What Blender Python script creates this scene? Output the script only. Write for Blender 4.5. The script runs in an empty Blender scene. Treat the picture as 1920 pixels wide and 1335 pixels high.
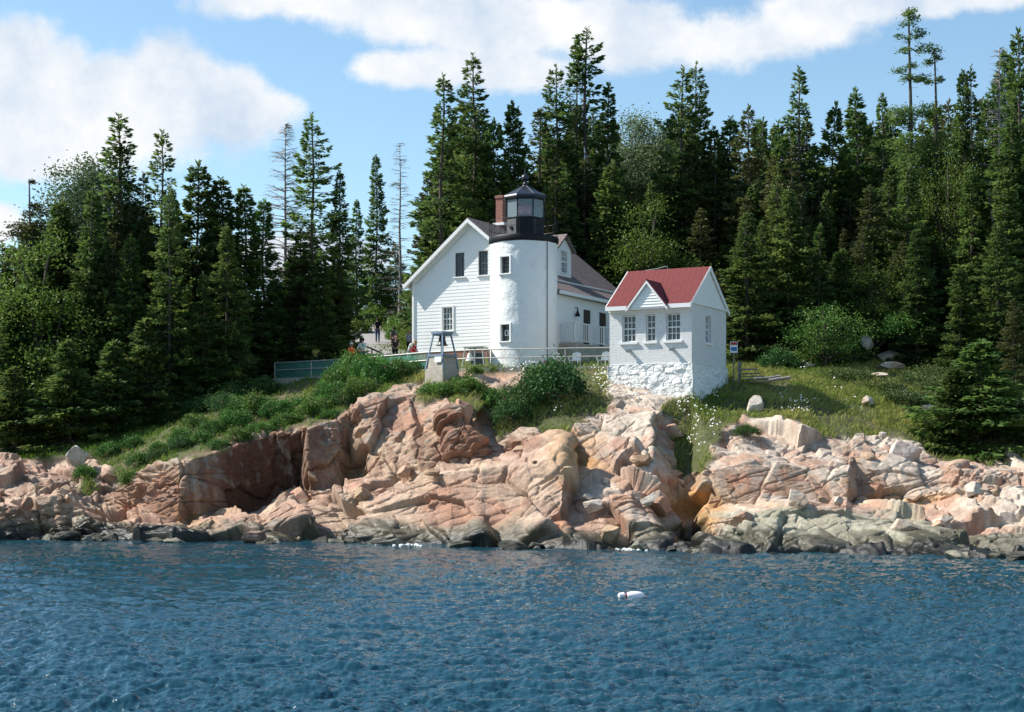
import bpy, math, random
import numpy as np
from mathutils import Vector, Matrix
R = math.radians
scene = bpy.context.scene
COL = scene.collection
F, YH, CH = 2955.0, 880.0, 3.5          # focal length in photo pixels, horizon row, eye height above the sea


def at(px, py, Y):
    return ((px - 960) * Y / F, Y, CH + (YH - py) * Y / F)


# ------------------------------------------------------------------ helpers
def tag(o, label=None, cat=None, group=None, kind=None):
    if label: o['label'] = label
    if cat: o['category'] = cat
    if group: o['group'] = group
    if kind: o['kind'] = kind
    return o


def link(o, parent=None):
    COL.objects.link(o)
    if parent is not None: o.parent = parent
    return o


def empty(name, loc=(0, 0, 0), rz=0.0, label=None, cat=None, group=None):
    o = bpy.data.objects.new(name, None)
    o.empty_display_size = .3
    o.location = loc; o.rotation_euler = (0, 0, rz)
    link(o)
    return tag(o, label, cat, group)


def np_mesh(name, v, f, smooth=False):
    v = np.asarray(v, dtype=np.float32); f = np.asarray(f, dtype=np.int32)
    me = bpy.data.meshes.new(name)
    k = f.shape[1]
    me.vertices.add(len(v)); me.vertices.foreach_set('co', v.ravel())
    me.loops.add(f.size); me.loops.foreach_set('vertex_index', f.ravel())
    me.polygons.add(len(f))
    me.polygons.foreach_set('loop_start', np.arange(0, f.size, k, dtype=np.int32))
    me.polygons.foreach_set('loop_total', np.full(len(f), k, dtype=np.int32))
    me.polygons.foreach_set('use_smooth', np.full(len(f), smooth, dtype=bool))
    me.update(calc_edges=True)
    return me


def add_attr(me, name, arr):
    arr = np.asarray(arr, dtype=np.float32)
    if arr.ndim == 1:
        a = me.attributes.new(name, 'FLOAT', 'POINT'); a.data.foreach_set('value', arr)
    else:
        if arr.shape[1] == 3: arr = np.concatenate([arr, np.ones((len(arr), 1), np.float32)], 1)
        a = me.attributes.new(name, 'FLOAT_COLOR', 'POINT'); a.data.foreach_set('color', arr.ravel())


class MB:
    def __init__(s): s.v = []; s.f = []
    def add(s, vs, fs):
        b = len(s.v); s.v += [tuple(p) for p in vs]; s.f += [tuple(i + b for i in q) for q in fs]; return s
    def box(s, c, d, rz=0, taper=1.0):
        x, y, z = d[0] / 2, d[1] / 2, d[2] / 2
        pts = []
        for zz, t in ((-z, 1), (z, taper)):
            for a, b in ((-x, -y), (x, -y), (x, y), (-x, y)):
                a *= t; b *= t
                pts.append((c[0] + a * math.cos(rz) - b * math.sin(rz), c[1] + a * math.sin(rz) + b * math.cos(rz), c[2] + zz))
        return s.add(pts, [(3, 2, 1, 0), (4, 5, 6, 7), (0, 1, 5, 4), (1, 2, 6, 5), (2, 3, 7, 6), (3, 0, 4, 7)])
    def tube(s, pts, r, n=8, cap=True):
        pts = [Vector(p) for p in pts]
        if not hasattr(r, '__len__'): r = [r] * len(pts)
        vs = []; fs = []
        for i, p in enumerate(pts):
            t = (pts[min(i + 1, len(pts) - 1)] - pts[max(i - 1, 0)]).normalized()
            a = t.orthogonal().normalized() if i == 0 else (a - t * a.dot(t)).normalized()
            b = t.cross(a)
            for k in range(n):
                q = 2 * math.pi * k / n
                vs.append(p + (a * math.cos(q) + b * math.sin(q)) * r[i])
        for i in range(len(pts) - 1):
            for k in range(n):
                fs.append((i * n + k, i * n + (k + 1) % n, (i + 1) * n + (k + 1) % n, (i + 1) * n + k))
        if cap:
            fs.append(tuple(reversed(range(n)))); fs.append(tuple(range((len(pts) - 1) * n, len(pts) * n)))
        return s.add(vs, fs)
    def lathe(s, prof, n=24, c=(0, 0, 0), phase=0.0):
        vs = []; fs = []
        for r, z in prof:
            for k in range(n):
                q = 2 * math.pi * k / n + phase
                vs.append((c[0] + r * math.cos(q), c[1] + r * math.sin(q), c[2] + z))
        for i in range(len(prof) - 1):
            for k in range(n):
                fs.append((i * n + k, i * n + (k + 1) % n, (i + 1) * n + (k + 1) % n, (i + 1) * n + k))
        fs.append(tuple(reversed(range(n)))); fs.append(tuple(range((len(prof) - 1) * n, len(prof) * n)))
        return s.add(vs, fs)
    def prism(s, poly, y0, y1):                       # polygon in x,z extruded along y
        n = len(poly)
        vs = [(x, y0, z) for x, z in poly] + [(x, y1, z) for x, z in poly]
        fs = [tuple(range(n)), tuple(reversed(range(n, 2 * n)))]
        fs += [(i, i + n, (i + 1) % n + n, (i + 1) % n) for i in range(n)]
        return s.add(vs, fs)
    def slab(s, a, b, c, d, th):                      # quad with thickness along its normal (downwards)
        a, b, c, d = map(Vector, (a, b, c, d))
        nrm = (b - a).cross(d - a).normalized() * th
        return s.add([a, b, c, d, a - nrm, b - nrm, c - nrm, d - nrm],
                     [(0, 1, 2, 3), (7, 6, 5, 4), (0, 4, 5, 1), (1, 5, 6, 2), (2, 6, 7, 3), (3, 7, 4, 0)])
    def build(s, name, mat, parent=None, loc=(0, 0, 0), rz=0.0, smooth=False, bevel=0):
        me = bpy.data.meshes.new(name); me.from_pydata(s.v, [], s.f); me.update()
        import bmesh
        bm = bmesh.new(); bm.from_mesh(me); bmesh.ops.recalc_face_normals(bm, faces=bm.faces)
        if bevel:
            bmesh.ops.remove_doubles(bm, verts=bm.verts, dist=1e-5)
            bmesh.ops.bevel(bm, geom=bm.edges[:], offset=bevel, segments=2, profile=.5, affect='EDGES')
        bm.to_mesh(me); bm.free()
        if smooth:
            me.polygons.foreach_set('use_smooth', [True] * len(me.polygons))
            try: me.set_sharp_from_angle(angle=R(40))
            except Exception: pass
        me.materials.append(mat)
        o = bpy.data.objects.new(name, me); o.location = loc; o.rotation_euler = (0, 0, rz)
        return link(o, parent)


def np_obj(name, me, mat, parent=None):
    me.materials.append(mat)
    return link(bpy.data.objects.new(name, me), parent)


# ------------------------------------------------------------------ numpy noise
def _h(ix, iy, s):
    n = (ix.astype(np.int64) * 374761393 + iy.astype(np.int64) * 668265263 + s * 974711) & 0x7fffffff
    n = ((n ^ (n >> 13)) * 1274126177) & 0x7fffffff
    n = ((n ^ (n >> 16)) * 461845907) & 0x7fffffff
    return ((n ^ (n >> 15)) & 0xffffff) / float(0xffffff)


def vnoise(x, y, s=0):
    ix = np.floor(x); iy = np.floor(y); fx = x - ix; fy = y - iy
    fx = fx * fx * (3 - 2 * fx); fy = fy * fy * (3 - 2 * fy)
    a = _h(ix, iy, s); b = _h(ix + 1, iy, s); c = _h(ix, iy + 1, s); d = _h(ix + 1, iy + 1, s)
    return (a * (1 - fx) + b * fx) * (1 - fy) + (c * (1 - fx) + d * fx) * fy


def fbm(x, y, s=0, o=4, g=.5):
    t = 0; a = 1; n = 0
    for k in range(o):
        t = t + a * vnoise(x * 2 ** k + 17.3 * k, y * 2 ** k - 9.1 * k, s + k * 31); n += a; a *= g
    return t / n


def worley(x, y, s=0, tilt=1.0):
    """broken-plane cells: height of a randomly tilted plane per cell, distance to the crack between cells, cell id"""
    ix = np.floor(x); iy = np.floor(y)
    d1 = np.full(x.shape, 9.0); d2 = np.full(x.shape, 9.0); h = np.zeros(x.shape); cid = np.zeros(x.shape)
    tx, ty = tilt if hasattr(tilt, '__len__') else (tilt, tilt)
    for i in (-1, 0, 1):
        for j in (-1, 0, 1):
            cx = ix + i; cy = iy + j
            qx = cx + _h(cx, cy, s); qy = cy + _h(cx, cy, s + 1)
            dx = x - qx; dy = y - qy
            d = np.maximum(np.abs(dx), np.abs(dy)) * .8 + np.hypot(dx, dy) * .2
            r = _h(cx, cy, s + 2)
            hh = r + (_h(cx, cy, s + 3) - .5) * dx * tx + (_h(cx, cy, s + 4) - .5) * dy * ty
            m = d < d1
            d2 = np.where(m, d1, np.minimum(d2, d)); h = np.where(m, hh, h); cid = np.where(m, r, cid); d1 = np.where(m, d, d1)
    return h, d2 - d1, cid


def inpoly(x, y, poly):
    r = np.zeros(x.shape, bool); n = len(poly)
    for i in range(n):
        x0, y0 = poly[i]; x1, y1 = poly[(i + 1) % n]
        if y0 == y1: continue
        r ^= ((y0 > y) != (y1 > y)) & (x < (x1 - x0) * (y - y0) / (y1 - y0) + x0)
    return r


def smooth1(a, sig, axis):
    k = int(sig * 3) + 1; w = np.exp(-.5 * (np.arange(-k, k + 1) / sig) ** 2); w /= w.sum()
    a = np.moveaxis(a, axis, 0)
    p = np.concatenate([np.repeat(a[:1], k, 0), a, np.repeat(a[-1:], k, 0)], 0)
    o = sum(w[i] * p[i:i + a.shape[0]] for i in range(2 * k + 1))
    return np.moveaxis(o, 0, axis)


# ------------------------------------------------------------------ materials
def new_mat(name):
    m = bpy.data.materials.new(name); m.use_nodes = True
    nt = m.node_tree; nt.nodes.clear()
    out = nt.nodes.new('ShaderNodeOutputMaterial')
    return m, nt, out


def N(nt, t, **kw):
    n = nt.nodes.new(t)
    for k, v in kw.items():
        if k[0] == '_': n.inputs[k[1:].replace('_', ' ')].default_value = v
        else: setattr(n, k, v)
    return n


def surf(name, col, rough=.6, var=.12, scale=3.0, bump=0.0, bscale=30.0, metal=0.0, spec=.4, dirt=None, dscale=1.5, attr=None):
    """principled surface with object-space colour variation, optional stain colour and noise bump"""
    m, nt, out = new_mat(name)
    p = N(nt, 'ShaderNodeBsdfPrincipled', _Roughness=rough, _Metallic=metal)
    p.inputs['Specular IOR Level'].default_value = spec
    tc = N(nt, 'ShaderNodeTexCoord')
    no = N(nt, 'ShaderNodeTexNoise', _Scale=scale, _Detail=5.0)
    nt.links.new(tc.outputs['Object'], no.inputs['Vector'])
    hsv = N(nt, 'ShaderNodeHueSaturation')
    mr = N(nt, 'ShaderNodeMapRange'); mr.inputs[1].default_value = .25; mr.inputs[2].default_value = .75
    mr.inputs[3].default_value = 1 - var; mr.inputs[4].default_value = 1 + var
    nt.links.new(no.outputs['Fac'], mr.inputs[0]); nt.links.new(mr.outputs[0], hsv.inputs['Value'])
    hsv.inputs['Color'].default_value = (*col, 1)
    last = hsv.outputs[0]
    if attr:
        a = N(nt, 'ShaderNodeAttribute', attribute_name=attr); nt.links.new(a.outputs['Color'], hsv.inputs['Color'])
    if dirt:
        n2 = N(nt, 'ShaderNodeTexNoise', _Scale=dscale, _Detail=8.0, _Roughness=.7)
        nt.links.new(tc.outputs['Object'], n2.inputs['Vector'])
        r = N(nt, 'ShaderNodeMapRange'); r.inputs[1].default_value = .56; r.inputs[2].default_value = .74
        nt.links.new(n2.outputs['Fac'], r.inputs[0])
        mx = N(nt, 'ShaderNodeMix', data_type='RGBA'); mx.inputs['B'].default_value = (*dirt, 1)
        nt.links.new(r.outputs[0], mx.inputs['Factor']); nt.links.new(last, mx.inputs['A']); last = mx.outputs['Result']
    nt.links.new(last, p.inputs['Base Color'])
    if bump:
        nb = N(nt, 'ShaderNodeTexNoise', _Scale=bscale, _Detail=6.0, _Roughness=.65)
        nt.links.new(tc.outputs['Object'], nb.inputs['Vector'])
        b = N(nt, 'ShaderNodeBump', _Strength=1.0, _Distance=bump)
        nt.links.new(nb.outputs['Fac'], b.inputs['Height']); nt.links.new(b.outputs[0], p.inputs['Normal'])
    nt.links.new(p.outputs[0], out.inputs[0])
    return m


def leafmat(name, c0, c1, trans=.25, objvar=.25, huevar=.02):
    """foliage: colour between c0 and c1 by the leaf clump's own tint, a little per plant, some light passing through"""
    m, nt, out = new_mat(name)
    a = N(nt, 'ShaderNodeAttribute', attribute_name='tint')
    mx = N(nt, 'ShaderNodeMix', data_type='RGBA'); mx.inputs['A'].default_value = (*c0, 1); mx.inputs['B'].default_value = (*c1, 1)
    nt.links.new(a.outputs['Fac'], mx.inputs['Factor'])
    oi = N(nt, 'ShaderNodeObjectInfo')
    hsv = N(nt, 'ShaderNodeHueSaturation')
    mv = N(nt, 'ShaderNodeMapRange'); mv.inputs[3].default_value = 1 - objvar; mv.inputs[4].default_value = 1 + objvar
    mh = N(nt, 'ShaderNodeMapRange'); mh.inputs[3].default_value = .5 - huevar; mh.inputs[4].default_value = .5 + huevar
    wn = N(nt, 'ShaderNodeTexWhiteNoise', noise_dimensions='1D')
    nt.links.new(oi.outputs['Random'], mv.inputs[0]); nt.links.new(oi.outputs['Random'], wn.inputs['W'])
    nt.links.new(wn.outputs['Value'], mh.inputs[0])
    nt.links.new(mv.outputs[0], hsv.inputs['Value']); nt.links.new(mh.outputs[0], hsv.inputs['Hue'])
    nt.links.new(mx.outputs['Result'], hsv.inputs['Color'])
    p = N(nt, 'ShaderNodeBsdfPrincipled', _Roughness=.55); p.inputs['Specular IOR Level'].default_value = .25
    t = N(nt, 'ShaderNodeBsdfTranslucent')
    nt.links.new(hsv.outputs[0], p.inputs['Base Color']); nt.links.new(hsv.outputs[0], t.inputs['Color'])
    ms = N(nt, 'ShaderNodeMixShader', _Fac=trans)
    nt.links.new(p.outputs[0], ms.inputs[1]); nt.links.new(t.outputs[0], ms.inputs[2]); nt.links.new(ms.outputs[0], out.inputs[0])
    return m


def brickmat(name, c1, c2, mortar, sx, sz, bump, rough=.7, axis='x'):
    m, nt, out = new_mat(name)
    tc = N(nt, 'ShaderNodeTexCoord'); sp = N(nt, 'ShaderNodeSeparateXYZ'); cb = N(nt, 'ShaderNodeCombineXYZ')
    nt.links.new(tc.outputs['Object'], sp.inputs[0])
    ad = N(nt, 'ShaderNodeMath', operation='ADD'); nt.links.new(sp.outputs['X'], ad.inputs[0]); nt.links.new(sp.outputs['Y'], ad.inputs[1])
    nt.links.new(ad.outputs[0], cb.inputs[0]); nt.links.new(sp.outputs['Z'], cb.inputs[1])
    br = N(nt, 'ShaderNodeTexBrick', _Scale=1.0)
    br.inputs['Brick Width'].default_value = sx; br.inputs['Row Height'].default_value = sz; br.inputs['Mortar Size'].default_value = sz * .13
    br.inputs['Color1'].default_value = (*c1, 1); br.inputs['Color2'].default_value = (*c2, 1); br.inputs['Mortar'].default_value = (*mortar, 1)
    nt.links.new(cb.outputs[0], br.inputs['Vector'])
    no = N(nt, 'ShaderNodeTexNoise', _Scale=7.0, _Detail=8.0); nt.links.new(tc.outputs['Object'], no.inputs['Vector'])
    hs = N(nt, 'ShaderNodeHueSaturation'); mr = N(nt, 'ShaderNodeMapRange'); mr.inputs[3].default_value = .82; mr.inputs[4].default_value = 1.16
    nt.links.new(no.outputs['Fac'], mr.inputs[0]); nt.links.new(mr.outputs[0], hs.inputs['Value']); nt.links.new(br.outputs['Color'], hs.inputs['Color'])
    p = N(nt, 'ShaderNodeBsdfPrincipled', _Roughness=rough); p.inputs['Specular IOR Level'].default_value = .3
    nt.links.new(hs.outputs[0], p.inputs['Base Color'])
    sb = N(nt, 'ShaderNodeMath', operation='SUBTRACT'); nt.links.new(no.outputs['Fac'], sb.inputs[0]); nt.links.new(br.outputs['Fac'], sb.inputs[1])
    b = N(nt, 'ShaderNodeBump', _Strength=1.0, _Distance=bump); nt.links.new(sb.outputs[0], b.inputs['Height']); nt.links.new(b.outputs[0], p.inputs['Normal'])
    nt.links.new(p.outputs[0], out.inputs[0])
    return m


M = {}
M['white'] = surf('white_paint', (.80, .80, .78), .55, .03, 2, dirt=(.70, .70, .66), dscale=.9)
M['trim'] = surf('white_trim', (.82, .82, .80), .45, .02, 2)
M['stucco'] = surf('white_stucco', (.80, .80, .78), .7, .04, 1.5, bump=.04, bscale=6, dirt=(.60, .595, .55), dscale=1.1)
M['stone_white'] = surf('white_rubble', (.78, .78, .75), .75, .08, 3, bump=.03, bscale=9, dirt=(.50, .49, .44), dscale=1.6)
M['brick_white'] = brickmat('white_brick', (.78, .78, .76), (.74, .74, .73), (.70, .70, .69), .24, .085, .012)
M['brick'] = brickmat('red_brick', (.30, .085, .055), (.25, .07, .05), (.33, .25, .2), .24, .085, .006)
M['shingle_red'] = brickmat('red_shingle', (.18, .032, .032), (.155, .028, .028), (.11, .024, .024), .3, .14, .006, .8)
M['shingle_grey'] = brickmat('brown_shingle', (.215, .165, .155), (.175, .14, .13), (.10, .085, .08), .45, .19, .012, .8)
M['black'] = surf('black_iron', (.008, .009, .011), .5, .2, 5, spec=.25)
M['lantern_grey'] = surf('weathered_iron', (.10, .10, .10), .6, .3, 6)
M['roof_black'] = surf('dark_metal_roof', (.018, .024, .036), .38, .2, 4, spec=.5)
M['iron_blue'] = surf('blue_grey_steel', (.17, .23, .30), .5, .12, 6, metal=.2)
M['galv'] = surf('galvanised_pipe', (.40, .40, .37), .5, .12, 8, metal=.35)
M['concrete'] = surf('old_concrete', (.40, .36, .30), .85, .15, 3, bump=.02, bscale=20, dirt=(.27, .25, .21), dscale=2)
M['asphalt'] = surf('grey_path', (.26, .245, .235), .9, .1, 2, bump=.01, bscale=40)
M['wood'] = surf('grey_wood', (.22, .19, .16), .8, .2, 6, bump=.01, bscale=30)
M['darkwood'] = surf('dark_wood', (.055, .04, .03), .8, .2, 6, bump=.01, bscale=30)
M['bark'] = surf('spruce_bark', (.085, .068, .056), .9, .3, 4, bump=.03, bscale=14)
M['barkgrey'] = surf('dead_bark', (.26, .24, .22), .9, .25, 5, bump=.02, bscale=16)
M['plastic'] = surf('white_plastic', (.78, .78, .76), .4, .02, 3)
M['bell'] = surf('dark_bronze', (.05, .055, .05), .4, .2, 6, metal=.6)
M['buoy'] = surf('buoy_foam', (.86, .82, .84), .5, .05, 8)
M['redlens'] = surf('red_lens', (.45, .03, .06), .15, .1, 10, spec=.8)
M['interior'] = surf('dark_interior', (.02, .022, .025), .9, .2, 3)
M['daisy'] = surf('white_petals', (.75, .75, .70), .7, .05, 9)
M['rosepink'] = surf('pink_petals', (.55, .10, .22), .7, .15, 9)
M['skin'] = surf('skin', (.48, .28, .20), .55, .05, 9)


def glassmat(name, tint, a=.35, rough=.03):
    m, nt, out = new_mat(name)
    p = N(nt, 'ShaderNodeBsdfPrincipled', _Roughness=rough); p.inputs['Base Color'].default_value = (*tint, 1)
    p.inputs['Specular IOR Level'].default_value = .6
    tr = N(nt, 'ShaderNodeBsdfTransparent'); ms = N(nt, 'ShaderNodeMixShader', _Fac=a)
    tc = N(nt, 'ShaderNodeTexCoord'); no = N(nt, 'ShaderNodeTexNoise', _Scale=2.0); nt.links.new(tc.outputs['Object'], no.inputs['Vector'])
    b = N(nt, 'ShaderNodeBump', _Strength=.15, _Distance=.006); nt.links.new(no.outputs['Fac'], b.inputs['Height']); nt.links.new(b.outputs[0], p.inputs['Normal'])
    nt.links.new(tr.outputs[0], ms.inputs[1]); nt.links.new(p.outputs[0], ms.inputs[2]); nt.links.new(ms.outputs[0], out.inputs[0])
    return m


M['glass'] = glassmat('window_glass', (.03, .045, .06), .9)
M['lglass'] = glassmat('lantern_glass', (.50, .60, .64), .34)
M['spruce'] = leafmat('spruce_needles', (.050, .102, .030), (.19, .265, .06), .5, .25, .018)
M['spruce_brown'] = leafmat('thin_spruce_needles', (.055, .072, .025), (.15, .17, .055), .38, .2, .02)
M['birch'] = leafmat('birch_leaves', (.085, .13, .058), (.17, .22, .10), .35, .12)
M['lime'] = leafmat('bright_leaves', (.075, .135, .022), (.17, .25, .042), .35, .15)
M['rose'] = leafmat('rose_leaves', (.04, .11, .022), (.14, .26, .045), .3, .14)
M['darkbush'] = leafmat('dark_bush_leaves', (.030, .085, .024), (.09, .175, .04), .28, .14)
M['grass'] = leafmat('meadow_grass', (.12, .20, .025), (.36, .34, .10), .4, 0)
M['juniper'] = leafmat('juniper', (.045, .085, .022), (.12, .15, .035), .2, .15)

# ------------------------------------------------------------------ the headland
# per column: A waterline row, then (row, depth) for B lower edge, C foot of cliff, D rim, E slope, and (depth, height) for F terrace, G wood floor
T = [
 (-250, 1010, (975,79), (955,84), (900,88), (870,91), (95,5.0), (115,7)),
 (0,   1013, (953,78.4), (935,81.5), (885,86), (862,89), (94,4.9), (115,7)),
 (110, 1012, (940,79.2), (928,81.5), (885,86), (855,89), (94,5.1), (115,7.5)),
 (135, 1012, (945,80), (925,82.5), (880,86), (850,89), (94,5.2), (115,7.5)),
 (190, 1013, (1000,78.6), (945,83.5), (890,86.5), (842,89.5), (95,5.7), (115,8)),
 (240, 1015, (985,79.5), (952,82.2), (897,83.5), (850,87.5), (94,6.0), (115,8)),
 (300, 1016, (988,78.5), (970,80.2), (872,82), (828,87), (95,6.3), (115,8.2)),
 (335, 1017, (988,78.3), (975,79.4), (866,80.8), (812,87), (95,6.6), (115,8.4)),
 (412, 1018, (976,78.2), (966,82.0), (845,82.2), (785,88), (95,7.3), (115,8.8)),
 (480, 1019, (970,78), (953,84.6), (819,83.4), (760,90), (96,8.1), (115,9.3)),
 (568, 1018, (938,79), (918,85.6), (803,84.0), (745,91), (96.5,9.0), (112,10.2)),
 (578, 1017, (934,79.2), (915,80.6), (803,81.6), (742,90), (96,9.05), (112,11)),
 (598, 1017, (926,79), (912,81.2), (798,82.4), (740,90), (96,9.05), (112,11.5)),
 (640, 1018, (921,78.7), (909,82.0), (782,82.9), (731,89.7), (95.5,9.05), (112,11.7)),
 (658, 1018, (917,78.6), (905,83.6), (776,83.3), (728,89.5), (95,9.05), (112,11.8)),
 (676, 1020, (905,78.5), (900,80.2), (760,83), (720,88.5), (94,9.05), (112,11.9)),
 (740, 1022, (900,77.5), (893,79.2), (738,84), (718,86.5), (92,9.05), (112,11.9)),
 (800, 1022, (888,76.5), (877,79), (762,81.8), (720,85), (89.5,9.05), (112,11.6)),
 (843, 1024, (880,75.6), (872,78.8), (772,80.6), (735,84), (88,9.05), (104,11.3)),
 (850, 1024, (878,75.5), (871,77.6), (772,79), (735,83.8), (88,9.05), (104,11.3)),
 (900, 1026, (872,75), (866,77.4), (778,78.8), (722,84.2), (87.6,9.05), (104,11.3)),
 (912, 1026, (870,75), (864,78.6), (826,79.4), (750,83), (87.5,9.05), (104,11.3)),
 (950, 1027, (868,74.5), (858,78), (824,79.2), (745,83), (87.3,9.05), (104,11.3)),
 (1000, 1029, (870,73.6), (850,77), (812,79), (728,84), (87,9.05), (104,11.3)),
 (1056, 1030, (856,73.0), (843,75.5), (800,79), (728,84), (86.5,9.05), (104,11.3)),
 (1072, 1030, (940,73.6), (850,77.2), (795,79.3), (733,84), (86.3,9.05), (104,11.3)),
 (1130, 1030, (930,71.8), (905,74), (800,79), (738,83), (86.0,9.0), (104,11.3)),
 (1185, 1030, (926,71.2), (855,76), (792,79.2), (742,82), (85.5,8.6), (104,11.2)),
 (1225, 1032, (930,72.5), (840,75.6), (785,79), (745,81.4), (85,8.2), (104,11.1)),
 (1262, 1033, (1000,73.5), (912,76.4), (832,79), (742,81.6), (85.5,8.2), (104,11)),
 (1295, 1034, (1008,73.3), (912,76.2), (842,78.8), (742,81.8), (86,8.4), (104,11)),
 (1325, 1037, (972,69.2), (950,72.6), (880,73.8), (800,78.5), (87,8.4), (102,10.8)),
 (1400, 1038, (960,69.5), (943,72), (866,73.4), (795,78.5), (86,8.1), (101,10.5)),
 (1450, 1038, (946,69.5), (936,72), (868,73.3), (800,78), (86,8.0), (101,10.5)),
 (1500, 1038, (941,69.3), (930,72), (872,73.2), (800,78), (86,7.9), (101,10.5)),
 (1588, 1039, (943,69.2), (936,71.5), (888,72.8), (825,77.5), (86,7.5), (101,10.5)),
 (1600, 1040, (952,69.3), (945,73.4), (850,75.3), (826,78), (86,7.5), (101,10.5)),
 (1690, 1041, (975,68.5), (945,73), (885,74.4), (835,78.5), (87,7.3), (102,10.5)),
 (1760, 1043, (985,68), (945,73), (893,74.4), (850,79), (87,7.0), (102,10.5)),
 (1800, 1046, (1002,67.5), (940,71.5), (878,74), (852,79), (87,6.8), (102,10.5)),
 (1920, 1048, (1000,67), (930,71.5), (880,74), (852,79), (88,6.8), (102,10.5)),
 (2170, 1050, (1000,67), (930,71.5), (880,74), (852,79), (88,6.8), (102,10.5)),
]
tp = np.array([t[0] for t in T], float)
LY = []; LZ = []
yA = np.array([F * CH / (t[1] - YH) for t in T])
LY += [yA - 5, yA]; LZ += [np.full(len(T), -2.2), np.full(len(T), -.12)]
for k in range(2, 6):
    LY.append(np.array([t[k][1] for t in T], float)); LZ.append(np.array([CH + (YH - t[k][0]) * t[k][1] / F for t in T]))
for k in (6, 7):
    LY.append(np.array([t[k][0] for t in T], float)); LZ.append(np.array([t[k][1] for t in T], float))
LY.append(np.full(len(T), 135.0)); LZ.append(LZ[-1] + np.where(tp < 560, 1.0, 4.0))
LY.append(np.full(len(T), 210.0)); LZ.append(LZ[-1] + np.where(tp < 560, -3.0, 2.0))
LY = np.array(LY); LZ = np.array(LZ)


def ground(px, Y):
    ys = [np.interp(px, tp, LY[k]) for k in range(len(LY))]; zs = [np.interp(px, tp, LZ[k]) for k in range(len(LZ))]
    return float(np.interp(Y, ys, zs))


def gpos(px, Y, dz=0.0):
    return ((px - 960) * Y / F, Y, ground(px, Y) + dz)


_p = np.arange(-160, 2080, .25); _yc = [np.interp(_p, tp, LY[k]) for k in (2, 3, 4)]
_ds = np.hypot(np.gradient((_p - 960) * 76 / F), .6 * np.max([np.abs(np.gradient(q)) for q in _yc], axis=0)); _s = np.cumsum(_ds)
FINE = np.interp(np.linspace(_s[0], _s[-1], 1720), _s, _p)
pxs = np.concatenate([np.arange(-1100, -160, 16.0), FINE, np.arange(2080, 3000, 16.0)])
NR = [10, 140, 44, 130, 84, 60, 34, 22, 10]
GY = []; GZ = []; GL = []
cy = np.array([np.interp(pxs, tp, LY[k]) for k in range(len(LY))]); cz = np.array([np.interp(pxs, tp, LZ[k]) for k in range(len(LZ))])
cy = smooth1(cy, 2.0, 1); cz = smooth1(cz, 2.0, 1)
for k, n in enumerate(NR):
    t = np.linspace(0, 1, n, endpoint=(k == len(NR) - 1))[:, None]
    GY.append(cy[k] * (1 - t) + cy[k + 1] * t); GZ.append(cz[k] * (1 - t) + cz[k + 1] * t); GL.append(np.repeat(k + t, len(pxs), 1))
GY = np.concatenate(GY); GZ = np.concatenate(GZ); GL = np.concatenate(GL)
GY = smooth1(GY, 1.6, 0); GZ = smooth1(GZ, 1.6, 0)
GP = np.repeat(pxs[None], GY.shape[0], 0)
GX = (GP - 960) * GY / F
GPY = YH - (GZ - CH) * F / GY
VEG = [
 [(150,850),(260,815),(380,795),(420,843),(335,862),(300,869),(262,892),(235,905),(215,880)],
 [(370,800),(430,760),(520,735),(640,725),(700,715),(650,772),(575,800),(480,815),(415,845)],
 [(690,730),(780,680),(805,700),(745,732),(700,742)],
 [(775,745),(800,722),(880,712),(935,735),(945,800),(905,770),(830,758)],
 [(930,770),(985,690),(1090,680),(1145,700),(1140,775),(1080,800),(1035,832),(1000,815),(935,815)],
 [(1290,735),(1400,700),(1420,745),(1372,790),(1348,832),(1312,885),(1275,893),(1268,830),(1262,790),(1235,765)],
 [(1300,740),(1400,690),(2000,660),(2000,858),(1750,866),(1725,830),(1660,808),(1600,820),(1540,818),(1500,775),(1432,792),(1425,740),(1380,730)],
 [(150,905),(180,890),(178,925),(160,930)],
]
wx = GP + (fbm(GX * 1.1, GZ * 1.1 + GY * .5, 5) - .5) * 44; wy = GPY + (fbm(GX * 1.1, GZ * 1.1 + GY * .5, 9) - .5) * 30
veg = np.zeros(GP.shape, bool)
for poly in VEG: veg |= inpoly(wx, wy, poly)
veg &= (GL > 3.0)
veg |= GL > 5.9
veg |= (GL > 4.95) & (GP < 700)
veg |= (GL > 5.15) & (GP > 1400)
vegs = smooth1(smooth1(veg.astype(float), 2.0, 0), 2.0, 1)
rock = 1 - vegs
# smooth surface normal
P3 = np.stack([GX, GY, GZ], -1)
du = np.gradient(P3, axis=1); dv = np.gradient(P3, axis=0)
NM = np.cross(du, dv); NM /= np.linalg.norm(NM, axis=-1, keepdims=True) + 1e-9
NM = smooth1(smooth1(NM, 4.0, 0), 4.0, 1); NM /= np.linalg.norm(NM, axis=-1, keepdims=True) + 1e-9
# broken granite: tilted planes at four sizes, split by steep joints and by sheets that climb to the right
s_ = GX + .30 * (GY - 78); t_ = GZ * 1.0 + GY * .62
wob = (fbm(s_ * .22, t_ * .22, 77, 2) - .5) * .9
ca, sa = math.cos(R(11)), math.sin(R(11))
u1 = s_ * ca + t_ * sa + wob; v1 = -s_ * sa + t_ * ca + wob * .5
h1, c1, i1 = worley(u1 / 2.7, v1 / 2.9, 3, (2.9, 1.8))
h2, c2, i2 = worley(u1 / 1.25 + .2 * h1, v1 / 1.15, 13, (3.2, 2.6))
ca, sa = math.cos(R(-64)), math.sin(R(-64))
u2 = s_ * ca + t_ * sa + wob * .4; v2 = -s_ * sa + t_ * ca
h3, c3, i3 = worley(u2 / 1.1, v2 / .42, 23, (2.4, 2.4))
h4, c4, i4 = worley(u1 / .36, v1 / .24, 33, 2.4)
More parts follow.
